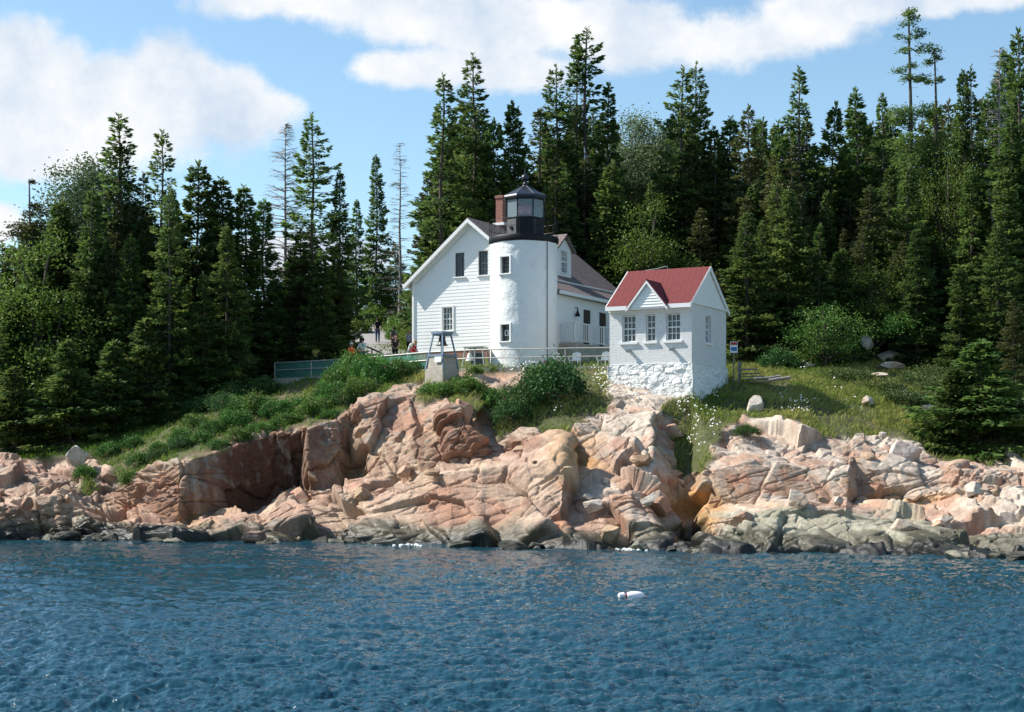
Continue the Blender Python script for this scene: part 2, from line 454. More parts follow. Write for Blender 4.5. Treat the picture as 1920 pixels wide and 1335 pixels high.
ss_ = lambda x: np.clip(x, 0, 1)
calm = np.clip((fbm(s_ * .28, t_ * .28, 61, 2) - .46) * 5, 0.08, 1)          # some faces are smooth slabs, some shattered
slab = ss_((GP - 1290) / 40) * ss_((1660 - GP) / 50) * (GL > 1.9) * (GL < 4.3)
hump = ss_((GP - 672) / 10) * ss_((850 - GP) / 20) * (GL > 2.9) * (GL < 4.4)
calm = calm * (1 - .8 * slab) * (1 - .6 * hump)
slab = np.maximum(slab, hump * .8)
disp = (h1 - .5) * .78 * (1 - .5 * slab) + (h2 - .5) * .30 * (.30 + .70 * calm) + (h3 - .5) * .17 * (.10 + .90 * calm) + (h4 - .5) * .085 * (.25 + .75 * calm)
disp += (fbm(s_ * 2.6, t_ * 2.6, 41, 5, .62) - .5) * .05
def joints(q, v, s, width, seg):
    q = q + (fbm(v * .35, q * .3, s, 2) - .5) * .35; i = np.floor(q); f = np.abs(q - i - .15 - .7 * _h(i, np.zeros_like(i), s))
    return np.clip(1 - f / width, 0, 1) * (_h(i, np.floor(v / seg + _h(i, i * 0, s + 3)), s + 1) > .42)
disp -= .20 * joints(u2 / .95, v2, 501, .05, 2.2) + (.07 + .10 * ss_((GP - 1150) / 200)) * joints(v1 / 1.25, u1, 511, .045, 3.0) + .10 * joints(u2 / .36, v2, 521, .09, 1.1) * (.3 + .7 * calm)
for c, w, dep in ((c1, .06, .48), (c2, .07, .24), (c3, .10, .09)):
    disp -= dep * np.clip(1 - c / w, 0, 1) ** 1.2 * (.4 + .6 * calm)
lowtide = np.clip((1.1 - GZ) / 1.1, 0, 1)
disp += lowtide * (fbm(s_ * .9, t_ * 1.5, 91, 4) - .40) * .6
dsm = smooth1(smooth1(disp, 3.0, 0), 3.0, 1); lowk = .6 * ss_((1.75 - GL) / .5)
disp = smooth1(smooth1(disp, .85, 0), .85, 1) * (1 - lowk) + dsm * lowk
amp = rock * np.where(GL < 1, .7, 1.0) * np.clip((6.2 - GL) / 1.2, .0, 1)
amp = amp * (1 - .25 * ss_((GP - 1330) / 60) * (GL > 1.9))
amp = amp * (1 - .45 * ss_((GP - 1325) / 30) * ss_((1800 - GP) / 30) * (GL < 2.0))
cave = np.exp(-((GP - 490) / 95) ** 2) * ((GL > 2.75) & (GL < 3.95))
amp = amp * (1 - .5 * ss_((GL - 4.0) / .3) * ss_((GP - 1090) / 30) * ss_((1310 - GP) / 30))
amp = amp * (1 - .6 * np.clip(cave * 1.3, 0, 1)) * (1 - .55 * ss_((GP - 566) / 6) * ss_((664 - GP) / 8) * (GL > 2.6) * (GL < 4.1))
gn = (fbm(GX * .5, GY * .5, 71, 5) - .5)
softg = np.where(GL > 5.5, np.where(GL > 7.0, .5, .10), .45)
P3 = P3 + NM * (disp * amp)[..., None]
P3[..., 2] += gn * softg * vegs
# colours: pink granite, bleached tops, rust stains, grey-green tide rocks, weed-black waterline
def lerp(a, b, t): return a * (1 - t[..., None]) + np.asarray(b) * t[..., None]
n1 = fbm(s_ * .45, t_ * .6, 101, 5); n2 = fbm(s_ * 1.7, t_ * 1.2, 111, 5); n3 = fbm(s_ * .25, t_ * .25, 121, 3); n4 = fbm(s_ * 5, t_ * 1.1, 131, 4)
ss = lambda x, a, b: np.clip((x - a) / (b - a), 0, 1) ** 2 * (3 - 2 * np.clip((x - a) / (b - a), 0, 1))
colr = np.zeros(P3.shape) + np.array([.35, .185, .118])
colr = lerp(colr, [.40, .26, .165], ss(n1, .42, .62))
colr = lerp(colr, [.26, .13, .082], ss(i2 * .5 + n2 * .5, .5, .75) * .6)
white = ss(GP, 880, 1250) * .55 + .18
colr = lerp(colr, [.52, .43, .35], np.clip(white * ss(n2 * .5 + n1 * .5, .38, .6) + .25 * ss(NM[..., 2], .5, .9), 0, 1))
orange = np.exp(-((GP - 1305) / 55) ** 2) * np.exp(-((GPY - 955) / 45) ** 2) + .8 * np.exp(-((GP - 1090) / 45) ** 2) * np.exp(-((GPY - 860) / 35) ** 2) + .5 * np.exp(-((GP - 1690) / 110) ** 2) * np.exp(-((GPY - 940) / 18) ** 2) + .45 * np.exp(-((GP - 330) / 120) ** 2) * np.exp(-((GPY - 975) / 25) ** 2)
colr = lerp(colr, [.47, .25, .085], np.clip(orange * 1.3 * ss(n1, .3, .55), 0, .85))
colr = lerp(colr, [.30, .17, .115], ss(n4, .50, .66) * .55 * (GL > 2.6) * (GL < 4.2) * ss(-GP, -1150, -900))
colr = lerp(colr, [.085, .040, .026], np.clip(cave * 1.3, 0, .85))  # recessed left face: stained brown rock, its deep shade also painted into the colour
grey = ss(GP + (n3 - .5) * 300, 1290, 1370) * ss(-GPY + (n1 - .5) * 50 - 25 * np.exp(-((GP - 1560) / 180) ** 2) * 0, -975 - 0, -985 + 40 * 0 - 20) 
greyline = 965 - 22 * np.exp(-((GP - 1530) / 130) ** 2) + 32 * ss(GP, 1690, 1800)
grey = ss(GP + (n3 - .5) * 200, 1310, 1370) * ss(GPY + (n1 - .5) * 40, greyline - 8, greyline + 8)
colr = lerp(colr, [.30, .28, .205], grey * .92)
colr = lerp(colr, [.39, .365, .28], grey * ss(n2, .45, .62) * .7)
wl = .34 + .65 * n1 + .45 * np.exp(-((GP - 800) / 300) ** 2) * n2 + .22 * ss(GP, 1150, 1300)
wet = 1 - ss(GZ + (n2 - .5) * .8, wl - .25, wl + .35)
colr = lerp(colr, [.075, .068, .042], wet * .92)
colr = lerp(colr, [.018, .019, .017], (1 - ss(GZ + (n2 - .5) * .5, .10, .55)) * .95)
run = ss(fbm(s_ * 2.4, t_ * .35, 161, 4), .50, .66) * (GL > 2.4) * (GL < 4.1) * ss(-GP, -1230, -1000)
colr = lerp(colr, [.17, .085, .055], run * .55)
lich = ss(fbm(s_ * 3, t_ * 3, 141, 5), .58, .68) * (GL > 3.3)
colr = lerp(colr, [.28, .27, .23], lich * .5)
soil = np.zeros(P3.shape) + np.array([.075, .085, .03]); soil = lerp(soil, [.13, .105, .055], ss(fbm(GX * .8, GY * .8, 151, 4), .45, .65))
soil = lerp(soil, [.045, .04, .025], ss(GL, 6.2, 6.9) * ss(np.abs(GP - 980), 260, 330))
colr = lerp(colr, soil, vegs) if False else colr * (1 - vegs[..., None]) + soil * vegs[..., None]
nr, nc = GX.shape
idx = np.arange(nr * nc).reshape(nr, nc)
faces = np.stack([idx[:-1, :-1], idx[:-1, 1:], idx[1:, 1:], idx[1:, :-1]], -1).reshape(-1, 4)
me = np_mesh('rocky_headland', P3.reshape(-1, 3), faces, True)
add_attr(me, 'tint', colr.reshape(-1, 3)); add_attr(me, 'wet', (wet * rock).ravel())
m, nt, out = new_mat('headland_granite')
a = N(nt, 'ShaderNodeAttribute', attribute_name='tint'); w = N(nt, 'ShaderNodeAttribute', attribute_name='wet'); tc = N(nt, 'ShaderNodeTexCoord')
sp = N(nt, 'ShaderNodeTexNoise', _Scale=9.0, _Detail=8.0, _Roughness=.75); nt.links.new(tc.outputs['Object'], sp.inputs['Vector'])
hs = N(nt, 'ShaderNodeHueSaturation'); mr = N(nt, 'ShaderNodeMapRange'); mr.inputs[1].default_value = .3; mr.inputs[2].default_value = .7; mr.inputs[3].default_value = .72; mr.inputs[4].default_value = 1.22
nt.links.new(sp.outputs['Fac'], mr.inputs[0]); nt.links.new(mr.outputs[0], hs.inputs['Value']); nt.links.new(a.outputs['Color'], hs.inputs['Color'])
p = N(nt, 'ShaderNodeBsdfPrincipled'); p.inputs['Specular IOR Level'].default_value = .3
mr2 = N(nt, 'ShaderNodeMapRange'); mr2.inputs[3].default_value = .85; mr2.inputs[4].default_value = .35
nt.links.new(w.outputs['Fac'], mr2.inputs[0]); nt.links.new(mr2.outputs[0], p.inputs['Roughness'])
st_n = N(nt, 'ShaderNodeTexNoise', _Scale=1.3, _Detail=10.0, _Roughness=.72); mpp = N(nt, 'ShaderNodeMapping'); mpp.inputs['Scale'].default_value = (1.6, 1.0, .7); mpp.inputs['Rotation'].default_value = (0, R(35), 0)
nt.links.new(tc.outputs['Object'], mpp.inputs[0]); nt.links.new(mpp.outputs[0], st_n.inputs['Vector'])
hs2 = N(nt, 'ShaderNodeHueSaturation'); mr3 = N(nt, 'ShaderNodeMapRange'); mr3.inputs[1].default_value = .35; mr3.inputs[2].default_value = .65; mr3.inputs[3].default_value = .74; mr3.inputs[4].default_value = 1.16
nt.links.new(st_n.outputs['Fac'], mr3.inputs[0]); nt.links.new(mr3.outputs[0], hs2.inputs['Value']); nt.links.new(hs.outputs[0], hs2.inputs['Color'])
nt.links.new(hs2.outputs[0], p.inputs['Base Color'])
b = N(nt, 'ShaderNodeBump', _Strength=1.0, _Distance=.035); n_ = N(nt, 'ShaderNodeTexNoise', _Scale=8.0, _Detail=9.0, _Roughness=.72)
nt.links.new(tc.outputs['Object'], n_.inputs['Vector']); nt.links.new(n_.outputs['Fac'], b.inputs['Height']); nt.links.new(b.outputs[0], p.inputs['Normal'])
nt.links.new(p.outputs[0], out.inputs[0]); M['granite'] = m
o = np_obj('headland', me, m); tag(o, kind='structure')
try: me.set_sharp_from_angle(angle=R(24))
except Exception: pass

# ------------------------------------------------------------------ sea
def ocean_tile(n, L, seed, peak, wind, spread=2.0, amp=1.0, kmax=None):
    rg = np.random.default_rng(seed)
    k1 = 2 * np.pi * np.fft.fftfreq(n, L / n); kx, ky = np.meshgrid(k1, k1)
    k = np.hypot(kx, ky); k[0, 0] = 1e-6; kp = 2 * np.pi / peak
    S = np.exp(-1.0 * (kp / k) ** 2) / k ** 3.4
    S *= .25 + np.abs((kx * math.cos(wind) + ky * math.sin(wind)) / k) ** spread
    if kmax: S *= np.exp(-(k / kmax) ** 2)
    S[0, 0] = 0
    h = (rg.normal(size=(n, n)) + 1j * rg.normal(size=(n, n))) * np.sqrt(S)
    z = np.fft.ifft2(h).real; sc = amp / z.std(); z = z * sc
    dx = np.fft.ifft2(-1j * kx / k * h).real * sc; dy = np.fft.ifft2(-1j * ky / k * h).real * sc
    return z, dx, dy


def sample(t, x, y, L):
    n = t.shape[0]; u = (x / L % 1) * n; v = (y / L % 1) * n
    i = u.astype(int); j = v.astype(int); fu = u - i; fv = v - j; i %= n; j %= n; i2 = (i + 1) % n; j2 = (j + 1) % n
    return (t[j, i] * (1 - fu) + t[j, i2] * fu) * (1 - fv) + (t[j2, i] * (1 - fu) + t[j2, i2] * fu) * fv


wpx = np.concatenate([np.arange(-1300, -60, 12.0), np.arange(-60, 1980, 2.4), np.arange(1980, 3300, 12.0)])
wpy = np.concatenate([np.arange(1900, 1360, -6.0), np.arange(1360, 1000, -.62)])
WP, WPY = np.meshgrid(wpx, wpy)
WY = F * CH / (WPY - YH); WX = (WP - 960) * WY / F
z1, dx1, dy1 = ocean_tile(512, 41.0, 4, 2.0, R(268), 16.0, .034)
z2, dx2, dy2 = ocean_tile(512, 13.7, 8, .7, R(241), 24.0, .017)
ca, sa = math.cos(.5), math.sin(.5)
X2 = WX * ca + WY * sa; Y2 = -WX * sa + WY * ca
z3, dx3, dy3 = ocean_tile(256, 97.0, 15, 5.5, R(258), 8.0, .024)
gust = .25 + 1.5 * fbm(WX * .10, WY * .045, 201, 3)
fade = np.clip(1.25 - WY / 140, .3, 1)
h = sample(z3, WX, WY, 97.0) * fade + sample(z1, WX, WY, 41.0) * fade * (.55 + .45 * gust) + sample(z2, X2, Y2, 13.7) * gust * fade
ox = sample(dx1, WX, WY, 41.0) * .6 * fade; oy = sample(dy1, WX, WY, 41.0) * .6 * fade
V = np.stack([WX + ox, WY + oy, h], -1)
nr, nc = WX.shape; idx = np.arange(nr * nc).reshape(nr, nc)
faces = np.stack([idx[:-1, :-1], idx[:-1, 1:], idx[1:, 1:], idx[1:, :-1]], -1).reshape(-1, 4)
V = V.reshape(-1, 3)
far = np.array([[-3000, -1500, -.6], [3000, -1500, -.6], [3000, 4000, -.6], [-3000, 4000, -.6]])
faces = np.concatenate([faces, [[len(V), len(V) + 1, len(V) + 2, len(V) + 3]]]); V = np.concatenate([V, far])
me = np_mesh('sea', V, faces, True)
m, nt, out = new_mat('sea_water')
tc = N(nt, 'ShaderNodeTexCoord')
p = N(nt, 'ShaderNodeBsdfPrincipled', _Roughness=.07, _IOR=1.345); p.inputs['Base Color'].default_value = (.0115, .051, .077, 1)
mp = N(nt, 'ShaderNodeMapping'); mp.inputs['Scale'].default_value = (.28, 1.0, 1); nt.links.new(tc.outputs['Object'], mp.inputs[0])
n_ = N(nt, 'ShaderNodeTexNoise', _Scale=5.5, _Detail=4.0, _Roughness=.6); nt.links.new(mp.outputs[0], n_.inputs['Vector'])
b = N(nt, 'ShaderNodeBump', _Strength=1.0, _Distance=.034); nt.links.new(n_.outputs['Fac'], b.inputs['Height']); nt.links.new(b.outputs[0], p.inputs['Normal'])
mp2 = N(nt, 'ShaderNodeMapping'); mp2.inputs['Scale'].default_value = (.35, 1.0, 1); nt.links.new(tc.outputs['Object'], mp2.inputs[0])
gn_ = N(nt, 'ShaderNodeTexNoise', _Scale=.28, _Detail=4.0, _Roughness=.6); nt.links.new(mp2.outputs[0], gn_.inputs['Vector'])
gr_ = N(nt, 'ShaderNodeMapRange'); gr_.inputs[1].default_value = .36; gr_.inputs[2].default_value = .62; gr_.inputs[3].default_value = .30; gr_.inputs[4].default_value = 1.0
nt.links.new(gn_.outputs['Fac'], gr_.inputs[0]); nt.links.new(gr_.outputs[0], b.inputs['Strength'])
nt.links.new(p.outputs[0], out.inputs[0]); M['water'] = m
tag(np_obj('sea', me, m), kind='structure')

# ------------------------------------------------------------------ building helpers
def hole_wall(xs, zs, holes, fn, depth, name, mat, parent):
    """wall sheet on a grid of x,z breakpoints with window holes and their reveals; fn(x,z,d) gives the point d behind the face"""
    for x0, x1, z0, z1 in holes: xs += [x0, x1]; zs += [z0, z1]
    xs = sorted(set(round(x, 4) for x in xs)); zs = sorted(set(round(z, 4) for z in zs))
    mb = MB(); ix = {}
    def vid(i, j):
        if (i, j) not in ix: ix[(i, j)] = len(mb.v); mb.v.append(fn(xs[i], zs[j], 0))
        return ix[(i, j)]
    for i in range(len(xs) - 1):
        for j in range(len(zs) - 1):
            cx = (xs[i] + xs[i + 1]) / 2; cz = (zs[j] + zs[j + 1]) / 2
            if any(a < cx < b_ and c < cz < d for a, b_, c, d in holes): continue
            mb.f.append((vid(i, j), vid(i + 1, j), vid(i + 1, j + 1), vid(i, j + 1)))
    for a, b_, c, d in holes:
        for (x0, z0, x1, z1) in ((a, c, b_, c), (b_, c, b_, d), (b_, d, a, d), (a, d, a, c)):
            mb.add([fn(x0, z0, 0), fn(x1, z1, 0), fn(x1, z1, depth), fn(x0, z0, depth)], [(0, 1, 2, 3)])
    me = bpy.data.meshes.new(name); me.from_pydata(mb.v, [], mb.f); me.update(); me.materials.append(mat)
    return link(bpy.data.objects.new(name, me), parent)


def window(parent, w, h, cols, rows, loc, rz=0, fw=.07, mw=.03, frame=None, dark=True, sash=True):
    """window facing local -y: frame with glazing bars, its pane a sub-part"""
    frame = frame or M['trim']
    mb = MB()
    mb.box((-w / 2 + fw / 2, 0, h / 2), (fw, .08, h)); mb.box((w / 2 - fw / 2, 0, h / 2), (fw, .08, h))
    mb.box((0, 0, fw / 2), (w - 2 * fw, .078, fw)); mb.box((0, 0, h - fw / 2), (w - 2 * fw, .078, fw))
    iw = w - 2 * fw; ih = h - 2 * fw
    for i in range(1, cols): mb.box((-iw / 2 + iw * i / cols, .006, h / 2), (mw, .04, ih))
    for j in range(1, rows):
        t = mw * 2.0 if (sash and j * 2 == rows) else mw
        mb.box((0, .002, fw + ih * j / rows), (iw, .036 + .02 * (t > mw), t))
    wn = mb.build('window', frame, parent, loc, rz)
    MB().box((0, .035, h / 2), (iw, .01, ih)).build('pane', M['glass'], wn)
    return wn


def frame_trim(parent, w, h, loc, t=.1, d=.05, rz=0, sill=True):
    mb = MB()
    mb.box((-w / 2 - t / 2, 0, h / 2), (t, d, h)); mb.box((w / 2 + t / 2, 0, h / 2), (t, d, h)); mb.box((0, 0, h + t / 2), (w + 2 * t, d + .006, t))
    if sill: mb.box((0, -.02, -.035), (w + 2 * t + .08, d + .07, .07))
    return mb.build('window_trim', M['trim'], parent, loc, rz)


# ------------------------------------------------------------------ keeper's house
HA = R(-30)
house = empty('keepers_house', (-2.446, 94.93, 10.7), HA, 'white clapboard house with brown shingle roof and brick chimney behind the round tower', 'house')
HW, HL, EZ, AZ = 4.15, 11.0, 4.36, 7.72
slope = (AZ - EZ) / HW
gw = [(-1.70, .74, 1.23, 1.43, 3, 4), (-.826, .66, 4.45, 1.45, 3, 4), (.826, .66, 4.45, 1.45, 3, 4)]
holes = [(x - w / 2, x + w / 2, z, z + h) for x, w, z, h, _, _ in gw]
# gable wall of lapped boards
mb = MB(); step = .205
zb = sorted(set([round(i * step, 4) for i in range(int(AZ / step) + 2)] + [z for q in holes for z in q[2:]]))
def gx(z): return HW if z <= EZ else max(0.0, HW - (z - EZ) / slope)
for z0, z1 in zip(zb[:-1], zb[1:]):
    if z0 >= AZ: break
    z1 = min(z1, AZ)
    if z0 < EZ < z1: pass
    k = math.floor(z0 / step + 1e-4); off = lambda z: -.013 * (1 - (z - k * step) / step)
    cuts = [-99.] + [c for q in sorted(holes) if q[2] - 1e-4 <= z0 and z1 <= q[3] + 1e-4 for c in q[:2]] + [99.]
    for a, c in zip(cuts[0::2], cuts[1::2]):
        a0, a1 = max(a, -gx(z0)), max(a, -gx(z1)); c0, c1_ = min(c, gx(z0)), min(c, gx(z1))
        if c0 - a0 < .01: continue
        mb.add([(a0, off(z0), z0), (c0, off(z0), z0), (c1_, off(z1), z1), (a1, off(z1), z1), (a0, 0, z0), (c0, 0, z0)], [(0, 1, 2, 3), (4, 5, 1, 0)])
for a, b_, c, d in holes:
    for (x0, z0, x1, z1) in ((a, c, b_, c), (b_, c, b_, d), (b_, d, a, d), (a, d, a, c)):
        mb.add([(x0, -.01, z0), (x1, -.01, z1), (x1, .16, z1), (x0, .16, z0)], [(0, 1, 2, 3)])
mb.build('gable_wall', M['white'], house)
mb = MB()
mb.box((HW - .05, HL / 2 + .02, EZ / 2), (.1, HL - .04, EZ)); mb.box((-HW + .05, HL / 2 + .02, EZ / 2), (.1, HL - .04, EZ))
mb.prism([(-HW, 0), (HW, 0), (HW, EZ), (0, AZ), (-HW, EZ)], HL - .1, HL)
mb.build('wall', M['white'], house)
MB().box((0, HL / 2, 2.0), (HW * 2 - .3, HL - .8, 3.6)).build('interior', M['interior'], house)
for sgn in (-1, 1): MB().box((sgn * (HW + .02), -.03, EZ / 2 - .05), (.13, .1, EZ - .1)).build('corner_board', M['trim'], house)
MB().box((0, HL / 2, -1.2), (HW * 2 - .06, HL - .06, 2.36)).build('foundation', M['brick'], house)
ov, fo = .48, .45
for sgn in (-1, 1):
    ex = sgn * (HW + ov); ez = EZ - ov * slope + .2; rz_ = AZ + .2
    mb = MB()
    if sgn < 0: mb.slab((ex, -fo, ez), (0, -fo, rz_), (0, HL + fo, rz_), (ex, HL + fo, ez), .12)
    else: mb.slab((0, -fo, rz_), (ex, -fo, ez), (ex, HL + fo, ez), (0, HL + fo, rz_), .12)
    rf = mb.build('roof', M['shingle_grey'], house)
    # rake board and soffit
    mb = MB(); th = .24
    e0, r0 = ez - .125 / math.cos(math.atan(slope)) + .1, rz_ - .125 / math.cos(math.atan(slope)) + .1
    mb.add([(ex, -fo - .03, e0), (0, -fo - .03, r0), (0, -fo - .03, r0 - th), (ex + sgn * 0, -fo - .03, e0 - th),
            (ex, -fo + .05, e0), (0, -fo + .05, r0), (0, -fo + .05, r0 - th), (ex, -fo + .05, e0 - th)],
           [(0, 1, 2, 3), (4, 5, 6, 7), (0, 1, 5, 4), (3, 2, 6, 7), (0, 3, 7, 4), (1, 2, 6, 5)])
    mb.add([(ex, -fo + .05, e0 - .12), (0, -fo + .05, r0 - .12), (0, -.03, r0 - .12), (ex, -.03, e0 - .12)], [(0, 1, 2, 3)])
    mb.add([(sgn * (HW + .02), -.06, EZ - .02), (0, -.06, AZ), (0, -.06, AZ - .26), (sgn * (HW + .02), -.06, EZ - .28)], [(0, 1, 2, 3)])
    mb.build('rake_board', M['trim'], house)
    mb = MB(); mb.box((ex, HL / 2, ez - .1), (.08, HL + 2 * fo, .2)); mb.box((ex - sgn * ov / 2, HL / 2, ez - .04), (ov, HL, .03)); mb.build('fascia', M['trim'], house)
    mb = MB(); mb.tube([(ex + sgn * .06, -fo, ez - .03), (ex + sgn * .06, HL, ez - .03)], .05, 6)
    mb.tube([(ex, .1, ez - .1), (sgn * (HW + .1), .1, ez - .5), (sgn * (HW + .09), .1, .3)], .04, 6)
    mb.build('gutter', M['trim'], house)
for x, w, z, h, c, r in gw:
    dk = z > 3
    window(house, w, h, c, r, (x, .1, z), 0, .05, .025, M['lantern_grey'] if dk else M['trim'])
    if not dk: frame_trim(house, w, h, (x, -.035, z))
    else: MB().box((x, -.05, z - .04), (w + .2, .1, .07)).build('window_sill', M['trim'], house)
# chimney
ch = MB(); ch.box((0, 3.6, 8.55), (.48, .6, 2.3)); ch.box((0, 3.6, 9.72), (.58, .7, .16)); chim = ch.build('chimney', M['brick'], house)
MB().box((0, 3.6, AZ + .3), (.8, .8, .16)).build('flashing', M['trim'], chim)
MB().tube([(2.3, 7.2, 5.4), (2.3, 7.2, 6.55)], .06, 8).build('vent_pipe', M['trim'], house)
# dormer on the right slope
dm = MB(); DY, DW = 4.1, 1.0
fx = HW - .05; dz0 = EZ - .05; dze = 6.25; dza = 7.05
dm.add([(fx, DY - DW, dz0), (fx, DY + DW, dz0), (fx, DY + DW, dze), (fx, DY, dza), (fx, DY - DW, dze),
        (0.4, DY - DW, dz0), (0.4, DY + DW, dz0), (0.4, DY + DW, dze), (0.4, DY, dza), (0.4, DY - DW, dze)],
       [(0, 1, 2, 3, 4), (9, 8, 7, 6, 5), (0, 4, 9, 5), (1, 6, 7, 2), (0, 5, 6, 1), (4, 3, 8, 9), (3, 2, 7, 8)])
dormer = dm.build('dormer', M['white'], house)
mb = MB()
for s in (-1, 1):
    q = (dza - dze) / DW
    mb.slab((fx + .25, DY, dza + .14), (fx + .25, DY + s * (DW + .25), dze + .14 - .25 * q), (.2, DY + s * (DW + .25), dze + .14 - .25 * q), (.2, DY, dza + .14), .1 * s)
mb.build('dormer_roof', M['shingle_grey'], dormer)
window(dormer, .9, 1.45, 3, 4, (fx + .03, DY, dz0 + .45), R(90), .07, .035)
# lean-to along the right wall
lt = MB(); LX = HW + 2.0; l0, l1 = -.6, 9.2
lt.box((HW + 1.0, (l0 + l1) / 2, 1.45), (2.0, l1 - l0, 3.1)); lt.prism([(HW, 3.0), (LX, 3.0), (HW, 4.1)], l0 + .003, l1 - .003)
annex = lt.build('lean_to', M['white'], house)
mb = MB(); mb.slab((HW - .02, l0 - .3, 4.36), (LX + .35, l0 - .3, 3.12), (LX + .35, l1 + .3, 3.12), (HW - .02, l1 + .3, 4.36), .12); mb.build('lean_to_roof', M['shingle_grey'], annex)
mb = MB(); mb.box((LX + .36, (l0 + l1) / 2, 3.05), (.07, l1 - l0 + .6, .2)); mb.build('fascia', M['trim'], annex)
MB().box((HW + 1.0, (l0 + l1) / 2, -.9), (1.94, l1 - l0 - .06, 1.8)).build('foundation', M['concrete'], annex)
for y in (3.1, 5.2):
    d = MB(); d.box((LX + .02, y, 1.3), (.06, .95, 2.1)); dr = d.build('door', M['darkwood'], annex)
    mb = MB(); mb.box((LX + .04, y - .53, 1.3), (.09, .1, 2.1)); mb.box((LX + .04, y + .53, 1.3), (.09, .1, 2.1)); mb.box((LX + .04, y, 2.41), (.093, 1.16, .1)); mb.build('door_frame', M['trim'], dr)
lm = MB(); lm.lathe([(.03, .5), (.05, .3), (.14, .08), (.15, 0)], 10, (LX + .18, 1.7, 1.85)); lm.tube([(LX, 1.7, 2.38), (LX + .18, 1.7, 2.38)], .02, 6)
MB().tube([(LX + .06, 1.7, .6), (LX + .06, 1.7, 1.2)], .035, 6).build('wall_pipe', M['black'], annex)
lm.build('wall_lantern', M['black'], annex, smooth=True)
# porch
pd = MB(); pd.box((LX + .55, 3.2, -.5), (1.1, 7.0, 1.25)); porch = pd.build('porch', M['concrete'], house)
mb = MB(); px_ = LX + 1.02
for i in range(29): mb.box((px_, -.2 + i * .24, .78), (.035, .07, .95))
for i in range(8): mb.box((LX + .12 + i * .13, -.22, .78), (.05, .035, .95))
for z, t in ((1.29, .07), (.27, .06)): mb.box((px_, 3.2, z), (.09, 6.96, t)); mb.box((LX + .5, -.22, z - .003), (.98, .09, t))
for y in (-.22, 1.7, 3.5, 6.6): mb.box((px_, y, .75), (.12, .12, 1.22))
mb.build('picket_railing', M['trim'], porch)

# ------------------------------------------------------------------ lighthouse tower
TX, TY, TZ, TR = .67, 90.0, 8.9, 1.92
tower = empty('lighthouse_tower', (TX, TY, TZ), 0, 'round white stucco lighthouse tower with black lantern room on top', 'lighthouse')
tz = lambda py: CH + (YH - py) * TY / F - TZ
wa = math.asin(-1.06 / TR)
hw = .33 / TR
th_holes = [(wa - hw, wa + hw, tz(644), tz(613)), (wa - hw, wa + hw, tz(519), tz(488))]
rgn = np.random.default_rng(5)
def tfn(a, z, d):
    nz = float(fbm(np.array(a * 4.2), np.array(z * 2.2), 301, 4)) - .5
    r = TR + .05 * nz - d + (.03 * (1 - min(z, 1.0)) if z < 1 else 0)
    return (r * math.sin(a), -r * math.cos(a), z)
hole_wall([-math.pi + i * 2 * math.pi / 150 for i in range(151)], [i * 7.6 / 90 - .0 for i in range(91)], th_holes, tfn, .28, 'tower_wall', M['stucco'], tower)
MB().lathe([(TR - .32, .1), (TR - .32, 7.4)], 32).build('tower_lining', M['interior'], tower, smooth=True)
for a0, a1, z0, z1 in th_holes:
    r = TR - .2; w_, h_ = .58, z1 - z0
    wn = window(tower, w_, h_, 3, 4, (r * math.sin(wa), -r * math.cos(wa), z0), wa, .06, .035, M['lantern_grey'])
    frame_trim(tower, .60, h_, ((TR + .0) * math.sin(wa), -(TR + .0) * math.cos(wa), z0), .09, .06, wa)
    if z0 < 4: 
        mb = MB(); 
        for bx, bz in ((-.1, 0), (.1, 0)): mb.box((bx, -.03, h_ / 2), (.03, .03, .26))
        for bz in (-.13, .13): mb.box((0, -.03, h_ / 2 + bz), (.23, .03, .03))
        mb.build('glazing_bar', M['trim'], wn)
MB().tube([(1.32, -1.47, .2), (1.32, -1.47, 7.4)], .022, 6).build('lightning_cable', M['lantern_grey'], tower)
gz0, gz1 = tz(459), tz(447)
MB().lathe([(TR - .02, gz0 - .02), (TR + .05, gz0 + .02), (TR + .07, gz0 + .06), (TR + .08, gz1 - .04), (TR + .05, gz1), (.5, gz1)], 64).build('gallery', M['black'], tower, smooth=True)
lc = ((984.5 - 982.0) * TY / F, 0, 0)
lr = 1.16; ph = R(22.5)
MB().lathe([(lr, gz1 - .01), (lr, tz(412)), (lr - .1, tz(411))], 8, lc, ph).build('lantern_base', M['black'], tower)
mb = MB(); a = R(247.5 - 22.5); 
q = lr * math.cos(R(22.5)) + .015
mb.box((lc[0] + q * math.cos(a), q * math.sin(a), (gz1 + tz(413)) / 2), (.03, .72, tz(413) - gz1 - .1), a)
ld = mb.build('lantern_hatch', M['lantern_grey'], tower)
MB().box((lc[0] + (q + .05) * math.cos(a), (q + .05) * math.sin(a), gz1 + .5), (.1, .18, .14), a).build('vent', M['black'], ld)
mb = MB()
for k in range(8):
    q = ph + k * math.pi / 4; mb.tube([(lc[0] + lr * math.cos(q), lr * math.sin(q), tz(412)), (lc[0] + lr * math.cos(q), lr * math.sin(q), tz(376))], .035, 6)
mb.lathe([(lr + .03, tz(413)), (lr + .03, tz(411))], 8, lc, ph); mb.lathe([(lr + .03, tz(378)), (lr + .03, tz(375))], 8, lc, ph)
lf = mb.build('lantern_frame', M['black'], tower)
g = MB(); vs = []; 
for k in range(8):
    q0, q1 = ph + k * math.pi / 4, ph + (k + 1) * math.pi / 4; r = lr - .03
    g.add([(lc[0] + r * math.cos(q0), r * math.sin(q0), tz(411)), (lc[0] + r * math.cos(q1), r * math.sin(q1), tz(411)), (lc[0] + r * math.cos(q1), r * math.sin(q1), tz(378)), (lc[0] + r * math.cos(q0), r * math.sin(q0), tz(378))], [(0, 1, 2, 3)])
g.build('lantern_glass', M['lglass'], tower)
